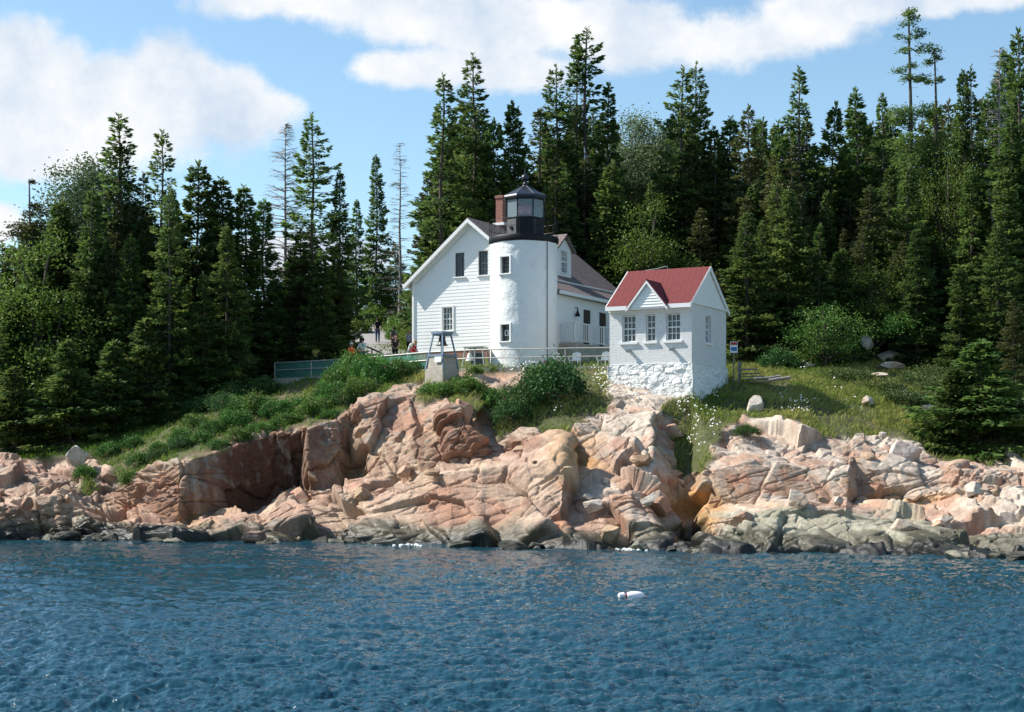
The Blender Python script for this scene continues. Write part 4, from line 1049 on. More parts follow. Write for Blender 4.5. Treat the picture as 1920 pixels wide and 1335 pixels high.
def person(px, Y, h, face, label, shirt, trousers, hair, dz=0.0, pose=None, sleeves='short', long_hair=False, hat=None, step=0.0):
    J = dict(pelvis=(0,0,.95), belly=(0,0,1.1), chest=(0,0,1.32), neck=(0,.01,1.49), jaw=(0,-.015,1.56), head=(0,-.012,1.64), crown=(0,0,1.715), nose=(0,-.115,1.62))
    for s, n in ((-1, 'l'), (1, 'r')):
        J.update({'sh' + n: (s*.17,0,1.42), 'el' + n: (s*.235,.03,1.15), 'wr' + n: (s*.24,-.05,.92), 'pa' + n: (s*.24,-.07,.84),
                  'hi' + n: (s*.09,0,.88), 'kn' + n: (s*.10,-.02 - s*step*.12,.5), 'an' + n: (s*.10,.03 - s*step*.2,.085), 'to' + n: (s*.115,-.12 - s*step*.2,.04)})
    if pose: J.update(pose)
    k = h / 1.76
    Rd = dict(pelvis=(.15,.11), belly=(.13,.095), chest=(.155,.105), neck=.055, jaw=.062, head=(.078,.098), crown=.06, nose=.013)
    for n in 'lr': Rd.update({'sh' + n: .062, 'el' + n: .043, 'wr' + n: .029, 'pa' + n: (.04,.022), 'hi' + n: .09, 'kn' + n: .06, 'an' + n: .042, 'to' + n: .038})
    order = list(J); ix = {n: i for i, n in enumerate(order)}
    V = [Vector(J[n]) * k for n in order]; Rr = [tuple(x * k for x in Rd[n]) if isinstance(Rd[n], tuple) else Rd[n] * k for n in order]
    E = [('pelvis','belly'),('belly','chest'),('chest','neck'),('neck','jaw'),('jaw','head'),('head','crown'),('head','nose')]
    for n in 'lr': E += [('chest','sh'+n),('sh'+n,'el'+n),('el'+n,'wr'+n),('wr'+n,'pa'+n),('pelvis','hi'+n),('hi'+n,'kn'+n),('kn'+n,'an'+n),('an'+n,'to'+n)]
    E = [(ix[a], ix[b_]) for a, b_ in E]
    for s, n in ((-1, 'l'), (1, 'r')):               # four fingers and a thumb at each palm
        p_ = Vector(J['pa' + n]); d = (p_ - Vector(J['wr' + n])).normalized(); side = d.cross(Vector((s, 0, 0))).normalized() if abs(d.x) < .9 else Vector((0, 0, 1))
        for f, ln in ((-.03, .062), (-.01, .075), (.01, .07), (.03, .055)):
            b0 = p_ + side * f + d * .015; b1 = b0 + d * ln * .6; b2 = b1 + (d * .8 + Vector((-s * .5, 0, 0))).normalized() * ln * .5
            i0 = len(V); V += [b0 * k, b1 * k, b2 * k]; Rr += [.009 * k, .0085 * k, .007 * k]; E += [(ix['pa' + n], i0), (i0, i0 + 1), (i0 + 1, i0 + 2)]
        b0 = Vector(J['wr' + n]) * .4 + p_ * .6 - side * .035; b1 = b0 + (d - side).normalized() * .04
        i0 = len(V); V += [b0 * k, b1 * k]; Rr += [.011 * k, .009 * k]; E += [(ix['pa' + n], i0), (i0, i0 + 1)]
    g = gpos(px, Y, .13 + dz)
    root = empty('person', g, face, label, 'person')
    body = np_like(skin_mesh('body', V, E, Rr), 'body', M['skin'], root)
    C = lambda n, dr=0: (Vector(J[n]) * k)
    def gar(name, names, edges, rad, mat):
        o_ = np_like(skin_mesh(name, [Vector(J[n]) * k if isinstance(n, str) else Vector(n) * k for n in names], edges, [tuple(x * k for x in r) if isinstance(r, tuple) else r * k for r in rad]), name, mat, root); return o_
    hem = tuple((Vector(J['pelvis']) * .8 + Vector(J['belly']) * .2) + Vector((0, 0, -.06)))
    nk = tuple(Vector(J['neck']) * .75 + Vector(J['chest']) * .25)
    el = {n: tuple(Vector(J['sh' + n]) * .35 + Vector(J['el' + n]) * .65) for n in 'lr'}
    if sleeves == 'long':
        gar('shirt', [hem, 'belly', 'chest', nk, 'shl', 'ell', 'wrl', 'shr', 'elr', 'wrr'], [(0,1),(1,2),(2,3),(2,4),(4,5),(5,6),(2,7),(7,8),(8,9)], [(.175,.135),(.158,.12),(.178,.128),.075,.085,.06,.045,.085,.06,.045], shirt)
    else:
        gar('shirt', [hem, 'belly', 'chest', nk, 'shl', el['l'], 'shr', el['r']], [(0,1),(1,2),(2,3),(2,4),(4,5),(2,6),(6,7)], [(.175,.135),(.158,.12),(.178,.128),.075,.085,.066,.085,.066], shirt)
    gar('trousers', ['pelvis', 'hil', 'knl', 'anl', 'hir', 'knr', 'anr'], [(0,1),(1,2),(2,3),(0,4),(4,5),(5,6)], [(.165,.125),.11,.08,.066,.11,.08,.066], trousers)
    hd = Vector(J['head']) * k
    mb = MB(); mb.lathe([(.05, .115), (.085, .095), (.104, .05), (.106, .0), (.09, -.06 if not long_hair else -.2)], 16, (0, 0, 0))
    hr = mb.build('hair', hair, root, (hd.x, hd.y + .022 * k, hd.z + .012 * k), smooth=True); hr.scale = (.93 * k, 1.0 * k, k)
    mb = MB()
    for s in (-1, 1): mb.lathe([(.004, -.011), (.011, -.005), (.011, .005), (.004, .011)], 8, (s * .032, 0, 0))
    mb.build('eyes', M['darkcloth'], root, (hd.x, hd.y - .098 * k, hd.z + .005 * k), smooth=True)
    mb = MB()
    for n in 'lr':
        an, to = Vector(J['an' + n]) * k, Vector(J['to' + n]) * k; mb.tube([an + Vector((0, .05, -.05)) * k, an * .4 + to * .6 + Vector((0, 0, .0)), to + Vector((0, -.03, -.005)) * k], [.048 * k, .05 * k, .04 * k], 8)
    mb.build('shoes', M['darkcloth'], root, smooth=True)
    if hat:
        mb = MB(); mb.lathe([(.11, 0), (.112, .05), (.095, .1), (.05, .125)], 14); mb.box((0, -.14, .015), (.15, .13, .014)); mb.build('cap', hat, root, (hd.x, hd.y + .01 * k, hd.z + .045 * k), smooth=True)
    return root


def np_like(me, name, mat, parent):
    me.materials.clear(); me.materials.append(mat)
    return link(bpy.data.objects.new(name, me), parent)


lean = lambda s: {'pa' + s: (.0, 0, 0)}
railarm = {n: v for s, t in ((-1, 'l'), (1, 'r')) for n, v in (('el' + t, (s*.27, -.10, 1.2)), ('wr' + t, (s*.2, -.33, 1.08)), ('pa' + t, (s*.18, -.41, 1.06)))}
person(592, 99.6, 1.68, R(20), 'person in a pale green top leaning on the mesh fence at left', M['greencloth'], M['jeans'], M['hairbrown'], pose=railarm)
person(659, 98.2, 1.66, R(30), 'person in a bright orange top with a white cap behind the bushes', M['orange'], M['darkcloth'], M['hairblond'], sleeves='long', hat=M['whitecloth'], pose=railarm)
person(680, 98.4, 1.78, R(-25), 'person in a white shirt and dark cap behind the bushes', M['whitecloth'], M['jeans'], M['hairbrown'], sleeves='long', hat=M['darkcloth'], pose=railarm)
p4 = person(708, 117.5, 1.80, R(182), 'person in a dark top and blue jeans walking away up the path', M['darkcloth'], M['jeans'], M['hairbrown'], step=.5)
p5 = person(739, 109, 1.76, R(165), 'person with a dark backpack standing on the path seen from behind', M['bluegrey'], M['darkcloth'], M['hairbrown'])
person(741, 98.8, 1.72, R(10), 'person in a black tee with bare head facing the sea behind the bushes', M['darkcloth'], M['darkcloth'], M['tan'], pose=railarm)
person(767, 106, 1.75, R(150), 'person in a pale blue grey top and dark trousers beside the house corner', M['bluegrey'], M['darkcloth'], M['hairblond'], long_hair=True, pose={'elr': (.28, -.08, 1.16), 'wrr': (.14, -.24, 1.22), 'par': (.08, -.28, 1.26)})
bend = dict(belly=(0,-.06,1.09), chest=(0,-.22,1.27), neck=(0,-.34,1.38), jaw=(0,-.40,1.42), head=(0,-.46,1.47), crown=(0,-.51,1.53), nose=(0,-.55,1.42), shl=(-.17,-.24,1.35), shr=(.17,-.24,1.35), ell=(-.22,-.36,1.1), elr=(.22,-.36,1.1), wrl=(-.1,-.5,.98), wrr=(.1,-.5,.98), pal=(-.08,-.55,.92), par=(.08,-.55,.92))
p8 = person(767, 95.2, 1.72, R(65), 'person in white bending forward beside the house wall', M['whitecloth'], M['whitecloth'], M['hairblond'], pose=bend, long_hair=True)
def backpack(pr, label, mat, name='backpack', off=(0, .2, 1.28), size=(.30, .17, .44)):
    mb = MB(); mb.box((0, 0, 0), size, 0, .82); mb.box((0, size[1] / 2 + .03, -size[2] * .15), (size[0] * .7, .07, size[2] * .45), 0, .9)
    for s in (-1, 1): mb.tube([(s * .1, -.08, size[2] / 2), (s * .11, -.16, size[2] / 2 + .04), (s * .12, -.32, .12), (s * .11, -.30, -.12), (s * .12, -.1, -size[2] / 2 + .04)], .016, 5)
    rz = pr.rotation_euler.z; v = Matrix.Rotation(rz, 3, 'Z') @ Vector(off) + pr.location
    return tag(mb.build(name, mat, None, v, rz, bevel=0), label, 'backpack')
backpack(p4, 'black backpack on the back of the person walking up the path', M['darkcloth'])
backpack(p5, 'dark grey backpack worn by the person standing on the path', surf('grey_canvas', (.04, .04, .045), .8))
mb = MB(); mb.box((0, 0, 0), (.34, .14, .36), 0, .8); mb.tube([(-.1, 0, .18), (-.07, 0, .36), (.07, 0, .36), (.1, 0, .18)], .012, 6)
tag(mb.build('handbag', M['redcloth'], None, Vector(p8.location) + Vector((.30, -.15, 1.02)), .4), 'red bag at the side of the person in white', 'bag')

# ------------------------------------------------------------------ trees
def kites(P, D, ln, wd, roll, rg):
    D = D / (np.linalg.norm(D, axis=1, keepdims=True) + 1e-9)
    up = np.zeros_like(D); up[:, 2] = 1
    S = np.cross(D, up); S /= np.linalg.norm(S, axis=1, keepdims=True) + 1e-6
    U = np.cross(S, D)
    S = S * np.cos(roll)[:, None] + U * np.sin(roll)[:, None]
    ln = ln[:, None]; wd = wd[:, None]
    return np.stack([P, P + D * ln * .45 + S * wd, P + D * ln, P + D * ln * .45 - S * wd], 1)


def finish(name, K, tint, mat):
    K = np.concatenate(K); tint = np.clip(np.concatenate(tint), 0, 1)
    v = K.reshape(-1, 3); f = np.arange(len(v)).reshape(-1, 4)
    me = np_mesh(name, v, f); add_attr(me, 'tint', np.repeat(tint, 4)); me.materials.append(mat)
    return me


def trunk_mesh(pts, rad, extra=(), mat=None, n=7):
    mb = MB(); mb.tube(pts, rad, n)
    for p_, r_ in extra: mb.tube(p_, r_, 4, False)
    me = bpy.data.meshes.new('trunk'); me.from_pydata(mb.v, [], mb.f); me.update(); me.polygons.foreach_set('use_smooth', [True] * len(me.polygons)); me.materials.append(mat or M['bark'])
    return me


def spruce(seed, H=16.0, Rb=2.6, bare=.06, dens=1.0, gap=0.0, step=.36, prof=.85, nb=(4, 7), mat='spruce', dead=0.0, clump=.0, lean=0.0, top_tuft=0):
    rg = np.random.default_rng(seed)
    K = []; tn = []; ex = []
    bend = rg.normal(size=2) * lean
    axis = lambda z: np.array([bend[0] * (z / H) ** 2 + .08 * math.sin(z * .6 + seed), bend[1] * (z / H) ** 2, z])
    sect = .75 + .5 * rg.random(8)                                      # lopsided crown
    z = bare * H
    while z < H * .985:
        t = 1 - z / H
        hole = math.sin(z * 1.3 + seed) * .5 + math.sin(z * .61 + seed * 2.1) * .5
        for b in range(rg.integers(nb[0], nb[1])):
            if rg.random() < gap: continue
            phi = rg.random() * 2 * math.pi
            L = Rb * (t ** prof) * (.62 + .5 * rg.random()) * sect[int(phi / 6.2832 * 8) % 8] * (1 + .22 * hole * (t > .12)) + .10
            e0 = .42 * (1 - t) ** 2.0 - .26 * t + rg.normal() * .08
            n = int(dens * (40 * L ** 1.2) * (.75 + .5 * rg.random())) + 9
            r = L * (.04 + .96 * rg.random(n) ** (.7 if clump == 0 else .45))
            wl = .10 + .40 * (L - r) ** .9 + .05 * L
            lat = (rg.random(n) * 2 - 1) * wl
            sag = -.10 * L * np.sin(r / max(L, .3) * 2.4) + .12 * L * (r / max(L, .3)) ** 3
            zz = r * math.tan(e0) + sag - np.abs(lat) * .16 - rg.random(n) * (.10 + .10 * min(L, 2))
            cp, sp_ = math.cos(phi), math.sin(phi)
            o = axis(z)
            P = np.stack([o[0] + cp * r - sp_ * lat, o[1] + sp_ * r + cp * lat, o[2] + zz], 1)
            da = np.sign(lat) * (.35 + .5 * rg.random(n)); el = e0 * .6 + rg.normal(size=n) * .28 - .05
            D = np.stack([np.cos(phi + da) * np.cos(el), np.sin(phi + da) * np.cos(el), np.sin(el)], 1)
            ln = (.18 + .22 * rg.random(n)) * min(1, .7 + .25 * L); wd = ln * (.16 + .14 * rg.random(n))
            K.append(kites(P, D, ln, wd, rg.normal(size=n) * .9, rg))
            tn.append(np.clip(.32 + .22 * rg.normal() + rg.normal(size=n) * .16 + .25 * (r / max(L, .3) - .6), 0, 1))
            if L > .5:
                q = [o, o + np.array([cp * L * .5, sp_ * L * .5, L * .5 * math.tan(e0) - .09 * L]), o + np.array([cp * L * .92, sp_ * L * .92, L * .92 * math.tan(e0) - .0 * L])]
                ex.append((q, [.016 + .012 * L, .012 + .006 * L, .006]))
        z += step * (.75 + .5 * rg.random()) * (.45 + .55 * min(1, t * 2.2))
    n = 26
    zt = H * .94 + H * .06 * rg.random(n); o = np.array([axis(q) for q in zt])
    a = rg.random(n) * 6.283; D = np.stack([np.cos(a) * .6, np.sin(a) * .6, .8 + 0 * a], 1)
    K.append(kites(o, D, np.full(n, .3), np.full(n, .05), rg.normal(size=n), rg)); tn.append(np.full(n, .45))
    if dead:
        zz = bare * H
        for i in range(int(60 * dead)):
            q = .4 + rg.random() * (bare * H if bare > .15 else .3 * H); a = rg.random() * 6.283; l = .4 + 1.3 * rg.random(); o = axis(q)
            ex.append(([o, o + np.array([math.cos(a) * l, math.sin(a) * l, -.15 * l])], [.018, .005]))
    pts = [axis(q) for q in np.linspace(-.4, H, 9)]; rad = [.0085 * H * (1 - .93 * i / 8) + .015 for i in range(9)]
    return trunk_mesh(pts, rad, ex), finish('crown', K, tn, M[mat]), H


def snag(seed, H=14.0, Rb=1.6, n=150, bare=.15, tuft=0.0):
    """dead spruce: bare grey trunk, fine drooping twigs"""
    rg = np.random.default_rng(seed); ex = []; K = []; tn = []
    mb = MB()
    for i in range(n):
        z = H * (bare + (1 - bare) * rg.random() ** .9); t = 1 - z / H; a = rg.random() * 6.283; L = (Rb * t ** .7 * (.4 + .7 * rg.random())) + .12
        o = np.array([0, 0, z]); d = np.array([math.cos(a), math.sin(a), 0]); e = .1 * rg.normal() + .25 * (1 - t)
        p1 = o + d * L * .55 + np.array([0, 0, L * (e - .08)]); p2 = o + d * L + np.array([0, 0, L * (e + .02)])
        mb.tube([o, p1, p2], [.024, .015, .006], 3, False)
        for k in range(int(3 + 5 * L)):
            f = .3 + .7 * rg.random(); q = o + (p2 - o) * f; aa = a + rg.choice([-1, 1]) * (.5 + .5 * rg.random()); l2 = .15 + .35 * L * (1 - f) + .12 * rg.random()
            mb.tube([q, q + np.array([math.cos(aa) * l2, math.sin(aa) * l2, .06 * rg.normal() - .04])], [.009, .004], 3, False)
    me = bpy.data.meshes.new('branches'); me.from_pydata(mb.v, [], mb.f); me.update(); me.materials.append(M['barkgrey'])
    pts = [(0.03 * math.sin(q), 0, q) for q in np.linspace(-.4, H, 8)]
    return trunk_mesh(pts, [.0075 * H * (1 - .95 * i / 7) + .008 for i in range(8)], (), M['barkgrey']), me, H


def tufted(seed, H, tufts, mat='spruce', dens=1.0, dead=30):
    """gaunt old spruce: bare trunk with needle tufts only on a few long limbs; tufts = (height fraction, reach, azimuth, size)"""
    rg = np.random.default_rng(seed); K = []; tn = []; ex = []
    for zf, reach, az, size in tufts:
        reach *= .72; size *= .72 if zf > .78 else .9
        z = zf * H; d = np.array([math.cos(az), math.sin(az), 0]); o = np.array([0, 0, z]); e = o + d * reach + np.array([0, 0, .05 * reach])
        ex.append(([o, o + d * reach * .5 + np.array([0, 0, -.12 * reach]), e], [.05, .035, .015]))
        for k in range(max(2, int(4 * size))):
            n = int(120 * size * dens); c = o + (e - o) * (.55 + .5 * rg.random()) + rg.normal(size=3) * np.array([.28, .28, .12]) * size
            P = c + rg.normal(size=(n, 3)) * np.array([.22, .22, .13]) * size; a = rg.random(n) * 6.283; el = rg.normal(size=n) * .4 + .2
            D = np.stack([np.cos(a) * np.cos(el), np.sin(a) * np.cos(el), np.sin(el)], 1)
            K.append(kites(P, D, .12 + .14 * rg.random(n), .022 + .022 * rg.random(n), rg.normal(size=n), rg)); tn.append(np.clip(.35 + .2 * rg.normal() + .15 * rg.normal(size=n), 0, 1))
    for i in range(dead):
        z = H * (.3 + .65 * rg.random()); a = rg.random() * 6.283; l = .3 + 1.2 * rg.random() * (1.1 - z / H); o = np.array([0, 0, z]); ex.append(([o, o + np.array([math.cos(a) * l, math.sin(a) * l, -.1 * l])], [.018, .005]))
    pts = [(.1 * math.sin(q * .35), 0, q) for q in np.linspace(-.4, H, 9)]
    return trunk_mesh(pts, [.010 * H * (1 - .9 * i / 8) + .02 for i in range(9)], ex), finish('crown', K, tn, M[mat]), H


def broadleaf(seed, H=9.0, Rb=2.4, mat='birch', ncl=90, per=75, leaf=.15, low=.3, air=.9, stems=1):
    rg = np.random.default_rng(seed); K = []; tn = []; ex = []
    for c in range(ncl):
        u = rg.normal(size=3); u /= np.linalg.norm(u); rr = rg.random() ** .5
        zc = H * (low + (1 - low) / 2); hz = H * (1 - low) / 2
        sx = 1 - .35 * max(u[2], 0)
        cpos = np.array([u[0] * Rb * rr * sx, u[1] * Rb * rr * sx, zc + u[2] * hz * rr]) + rg.normal(size=3) * .2
        n = int(per * (.6 + .8 * rg.random())); s = air * (.28 + .22 * rg.random())
        P = cpos + rg.normal(size=(n, 3)) * np.array([s, s, s * .75])
        a = rg.random(n) * 6.283; el = rg.normal(size=n) * .6 - .2; D = np.stack([np.cos(a) * np.cos(el), np.sin(a) * np.cos(el), np.sin(el)], 1)
        K.append(kites(P, D, leaf * (.7 + .6 * rg.random(n)), leaf * .33 * (.7 + .6 * rg.random(n)), rg.normal(size=n) * 1.2, rg))
        tn.append(np.clip(.45 + .22 * rg.normal() + .14 * rg.normal(size=n), 0, 1))
        if c % 2 == 0:
            o = np.array([0, 0, max(.1 * H, cpos[2] - .25 * H - .4 * np.hypot(cpos[0], cpos[1]))]); ex.append(([o, (o + cpos) / 2 + rg.normal(size=3) * .1, cpos], [.012 * H * .45, .03, .01]))
    pts = [(.08 * math.sin(q * .8), .05 * math.cos(q), q) for q in np.linspace(-.3, H * .9, 7)]
    return trunk_mesh(pts, [.011 * H * (1 - .9 * i / 6) + .012 for i in range(7)], ex, M['barkgrey'] if mat == 'birch' else M['bark']), finish('crown', K, tn, M[mat]), H


def bush(seed, Rb=1.1, H=1.2, mat='rose', ncl=70, per=60, leaf=.095, flowers=0):
    rg = np.random.default_rng(seed); K = []; tn = []; FL = []
    for c in range(ncl):
        a = rg.random() * 6.283; q = rg.random() ** .5; rr = Rb * q; zt = H * math.sqrt(max(0.02, 1 - q * q * .92)) * (.35 + .7 * rg.random() ** .6)
        cp = np.array([rr * math.cos(a), rr * math.sin(a), zt]); n = int(per * (.5 + rg.random())); s = .10 + .09 * rg.random()
        P = cp + rg.normal(size=(n, 3)) * s; aa = rg.random(n) * 6.283; el = rg.normal(size=n) * .5 + .25
        D = np.stack([np.cos(aa) * np.cos(el), np.sin(aa) * np.cos(el), np.sin(el)], 1)
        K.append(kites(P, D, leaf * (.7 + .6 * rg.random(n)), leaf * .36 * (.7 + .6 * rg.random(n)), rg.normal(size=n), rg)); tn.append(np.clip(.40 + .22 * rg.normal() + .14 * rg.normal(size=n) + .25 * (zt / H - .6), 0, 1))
        if flowers and rg.random() < flowers: FL.append(cp + np.array([0, 0, s * 1.3]))
    mb = MB()
    for i in range(10):
        a = rg.random() * 6.283; r = Rb * .6 * rg.random(); mb.tube([(0.1 * math.cos(a), .1 * math.sin(a), -.2), (r * .6 * math.cos(a), r * .6 * math.sin(a), H * .4), (r * math.cos(a), r * math.sin(a), H * .8)], [.022, .015, .006], 4, False)
    st = bpy.data.meshes.new('stems'); st.from_pydata(mb.v, [], mb.f); st.update(); st.materials.append(M['bark'])
    fm = None
    if FL:
        fb = MB()
        for c in FL: fb.lathe([(.012, -.01), (.05, .01), (.058, .03), (.02, .035)], 6, tuple(c + rg.normal(size=3) * .05))
        fm = bpy.data.meshes.new('flowers'); fm.from_pydata(fb.v, [], fb.f); fm.update(); fm.materials.append(M['rosepink'])
    return st, finish('foliage', K, tn, M[mat]), fm


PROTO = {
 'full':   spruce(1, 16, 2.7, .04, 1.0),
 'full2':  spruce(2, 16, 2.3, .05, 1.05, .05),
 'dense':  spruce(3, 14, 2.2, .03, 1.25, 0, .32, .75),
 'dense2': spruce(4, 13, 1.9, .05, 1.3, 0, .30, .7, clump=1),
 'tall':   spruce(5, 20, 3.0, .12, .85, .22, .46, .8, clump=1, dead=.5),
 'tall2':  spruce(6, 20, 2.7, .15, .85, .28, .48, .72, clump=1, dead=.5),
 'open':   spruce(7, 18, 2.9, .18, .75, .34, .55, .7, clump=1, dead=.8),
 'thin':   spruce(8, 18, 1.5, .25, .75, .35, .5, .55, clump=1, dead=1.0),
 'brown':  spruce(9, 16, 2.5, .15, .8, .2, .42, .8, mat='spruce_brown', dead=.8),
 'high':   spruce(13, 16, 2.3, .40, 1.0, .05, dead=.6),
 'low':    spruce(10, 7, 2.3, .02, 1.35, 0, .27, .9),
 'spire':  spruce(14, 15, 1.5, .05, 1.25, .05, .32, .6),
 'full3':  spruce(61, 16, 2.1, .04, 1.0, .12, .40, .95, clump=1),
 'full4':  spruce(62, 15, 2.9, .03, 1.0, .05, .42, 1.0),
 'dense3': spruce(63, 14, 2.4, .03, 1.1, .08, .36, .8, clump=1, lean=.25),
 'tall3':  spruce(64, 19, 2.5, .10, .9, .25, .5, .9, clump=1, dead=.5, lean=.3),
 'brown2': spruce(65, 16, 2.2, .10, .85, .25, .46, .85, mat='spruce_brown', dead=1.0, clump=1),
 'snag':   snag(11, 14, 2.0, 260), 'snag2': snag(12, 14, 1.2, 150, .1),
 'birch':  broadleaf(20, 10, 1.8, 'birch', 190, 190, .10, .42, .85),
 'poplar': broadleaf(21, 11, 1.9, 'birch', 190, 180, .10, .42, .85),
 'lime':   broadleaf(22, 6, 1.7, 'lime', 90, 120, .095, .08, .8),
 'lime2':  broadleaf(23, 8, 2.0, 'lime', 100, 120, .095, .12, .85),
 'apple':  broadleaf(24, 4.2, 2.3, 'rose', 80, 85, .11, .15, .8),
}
tree_count = {}
def tree(kind, px, Y, top, label, group=None, w=1.0, name=None, rz=None, rng=random.Random(7), cat='tree', base=None):
    tm, cm, H = PROTO[kind]
    z0 = ground(px, Y) if base is None else base
    zt = CH + (YH - top) * Y / F
    k = (zt - z0) / H
    nm = name or ('dead_tree' if kind.startswith('snag') else 'broadleaf_tree' if kind in ('birch', 'poplar', 'lime', 'lime2', 'apple') else 'spruce_tree')
    e = empty(nm, ((px - 960) * Y / F, Y, z0), 0, label, cat, group)
    rz = rng.random() * 6.283 if rz is None else rz
    for n_, me_ in (('trunk', tm), ('branches' if kind.startswith('snag') else 'crown', cm)):
        o = bpy.data.objects.new(n_, me_); COL.objects.link(o); o.parent = e
        o.rotation_euler = (0, 0, rz); o.scale = (k ** .6 * w * 1.15, k ** .6 * w * 1.15, k)
    return e

PROTO['gaunt'] = tufted(31, 22, [(.985,.25,.3,1.1),(.97,.5,3.3,1.0),(.95,.5,.1,.9),(.925,.75,3.0,1.1),(.91,.9,.2,1.0),(.885,1.5,3.2,1.1),(.87,.9,6.1,1.0),(.84,.9,3.4,.9),(.81,1.5,.1,.9),(.80,1.7,3.1,1.2),(.795,.6,.2,.9),
   (.70,1.9,3.15,1.5),(.70,.9,.3,1.5),(.67,.8,5.5,1.3),(.60,1.2,.2,1.5),(.58,1.6,3.0,1.6),(.55,1.8,.4,1.7),(.52,1.8,3.4,1.7),(.5,1.4,4.5,1.6),(.47,2,.1,1.8),(.44,2,3,1.8),(.4,2,5,1.8),(.38,2,1,1.7)])
PROTO['tuft'] = tufted(32, 18, [(.99,.15,.2,.9),(.97,.3,3.1,.8),(.955,.4,.1,.8),(.90,.4,3.2,.8),(.89,.3,.3,.8),(.80,.4,3.0,.8),(.78,.35,.1,.8),(.70,.9,3.2,1.3),(.69,1.0,.1,1.3),(.63,1.2,.3,1.4),(.6,1.1,3,1.4),(.55,1.3,5,1.5),(.5,1.4,2.5,1.6)])
PROTO['twin'] = spruce(33, 21, 2.1, .2, 1.0, .36, .6, .55, clump=1, dead=.8)
rr_ = np.random.default_rng(35)
PROTO['clumpy'] = tufted(34, 21, [(.99,.1,.2,1.3),(.965,.45,2.9,1.0),(.94,.9,.25,1.1),(.93,1.2,3.2,1.3),(.90,1.4,3.3,1.1),(.87,.7,.1,1.2),(.83,1.2,.0,1.4),(.81,1.5,3.1,1.3)] + [(f_, .5 + 2.0 * (1 - f_) * (1 + rr_.random()), rr_.random() * 6.283, 1.1 + .9 * (1 - f_)) for f_ in np.linspace(.79, .25, 46)])
PROTO['flag'] = tufted(36, 13, [(.99,.2,.4,.4),(.90,.8,.35,1.0),(.87,1.1,.45,1.1),(.82,.6,.4,1.2),(.80,1.3,3.3,1.3),(.77,1.1,3.0,1.3),(.7,1.0,3.1,1.3),(.66,1.2,3.3,1.5),(.6,1.2,2.9,1.4),(.58,.9,.2,1.3),(.5,1.1,3.2,1.6),(.5,1,.3,1.6),(.4,1,2,1.7),(.4,1,5,1.7)], 'spruce_brown')

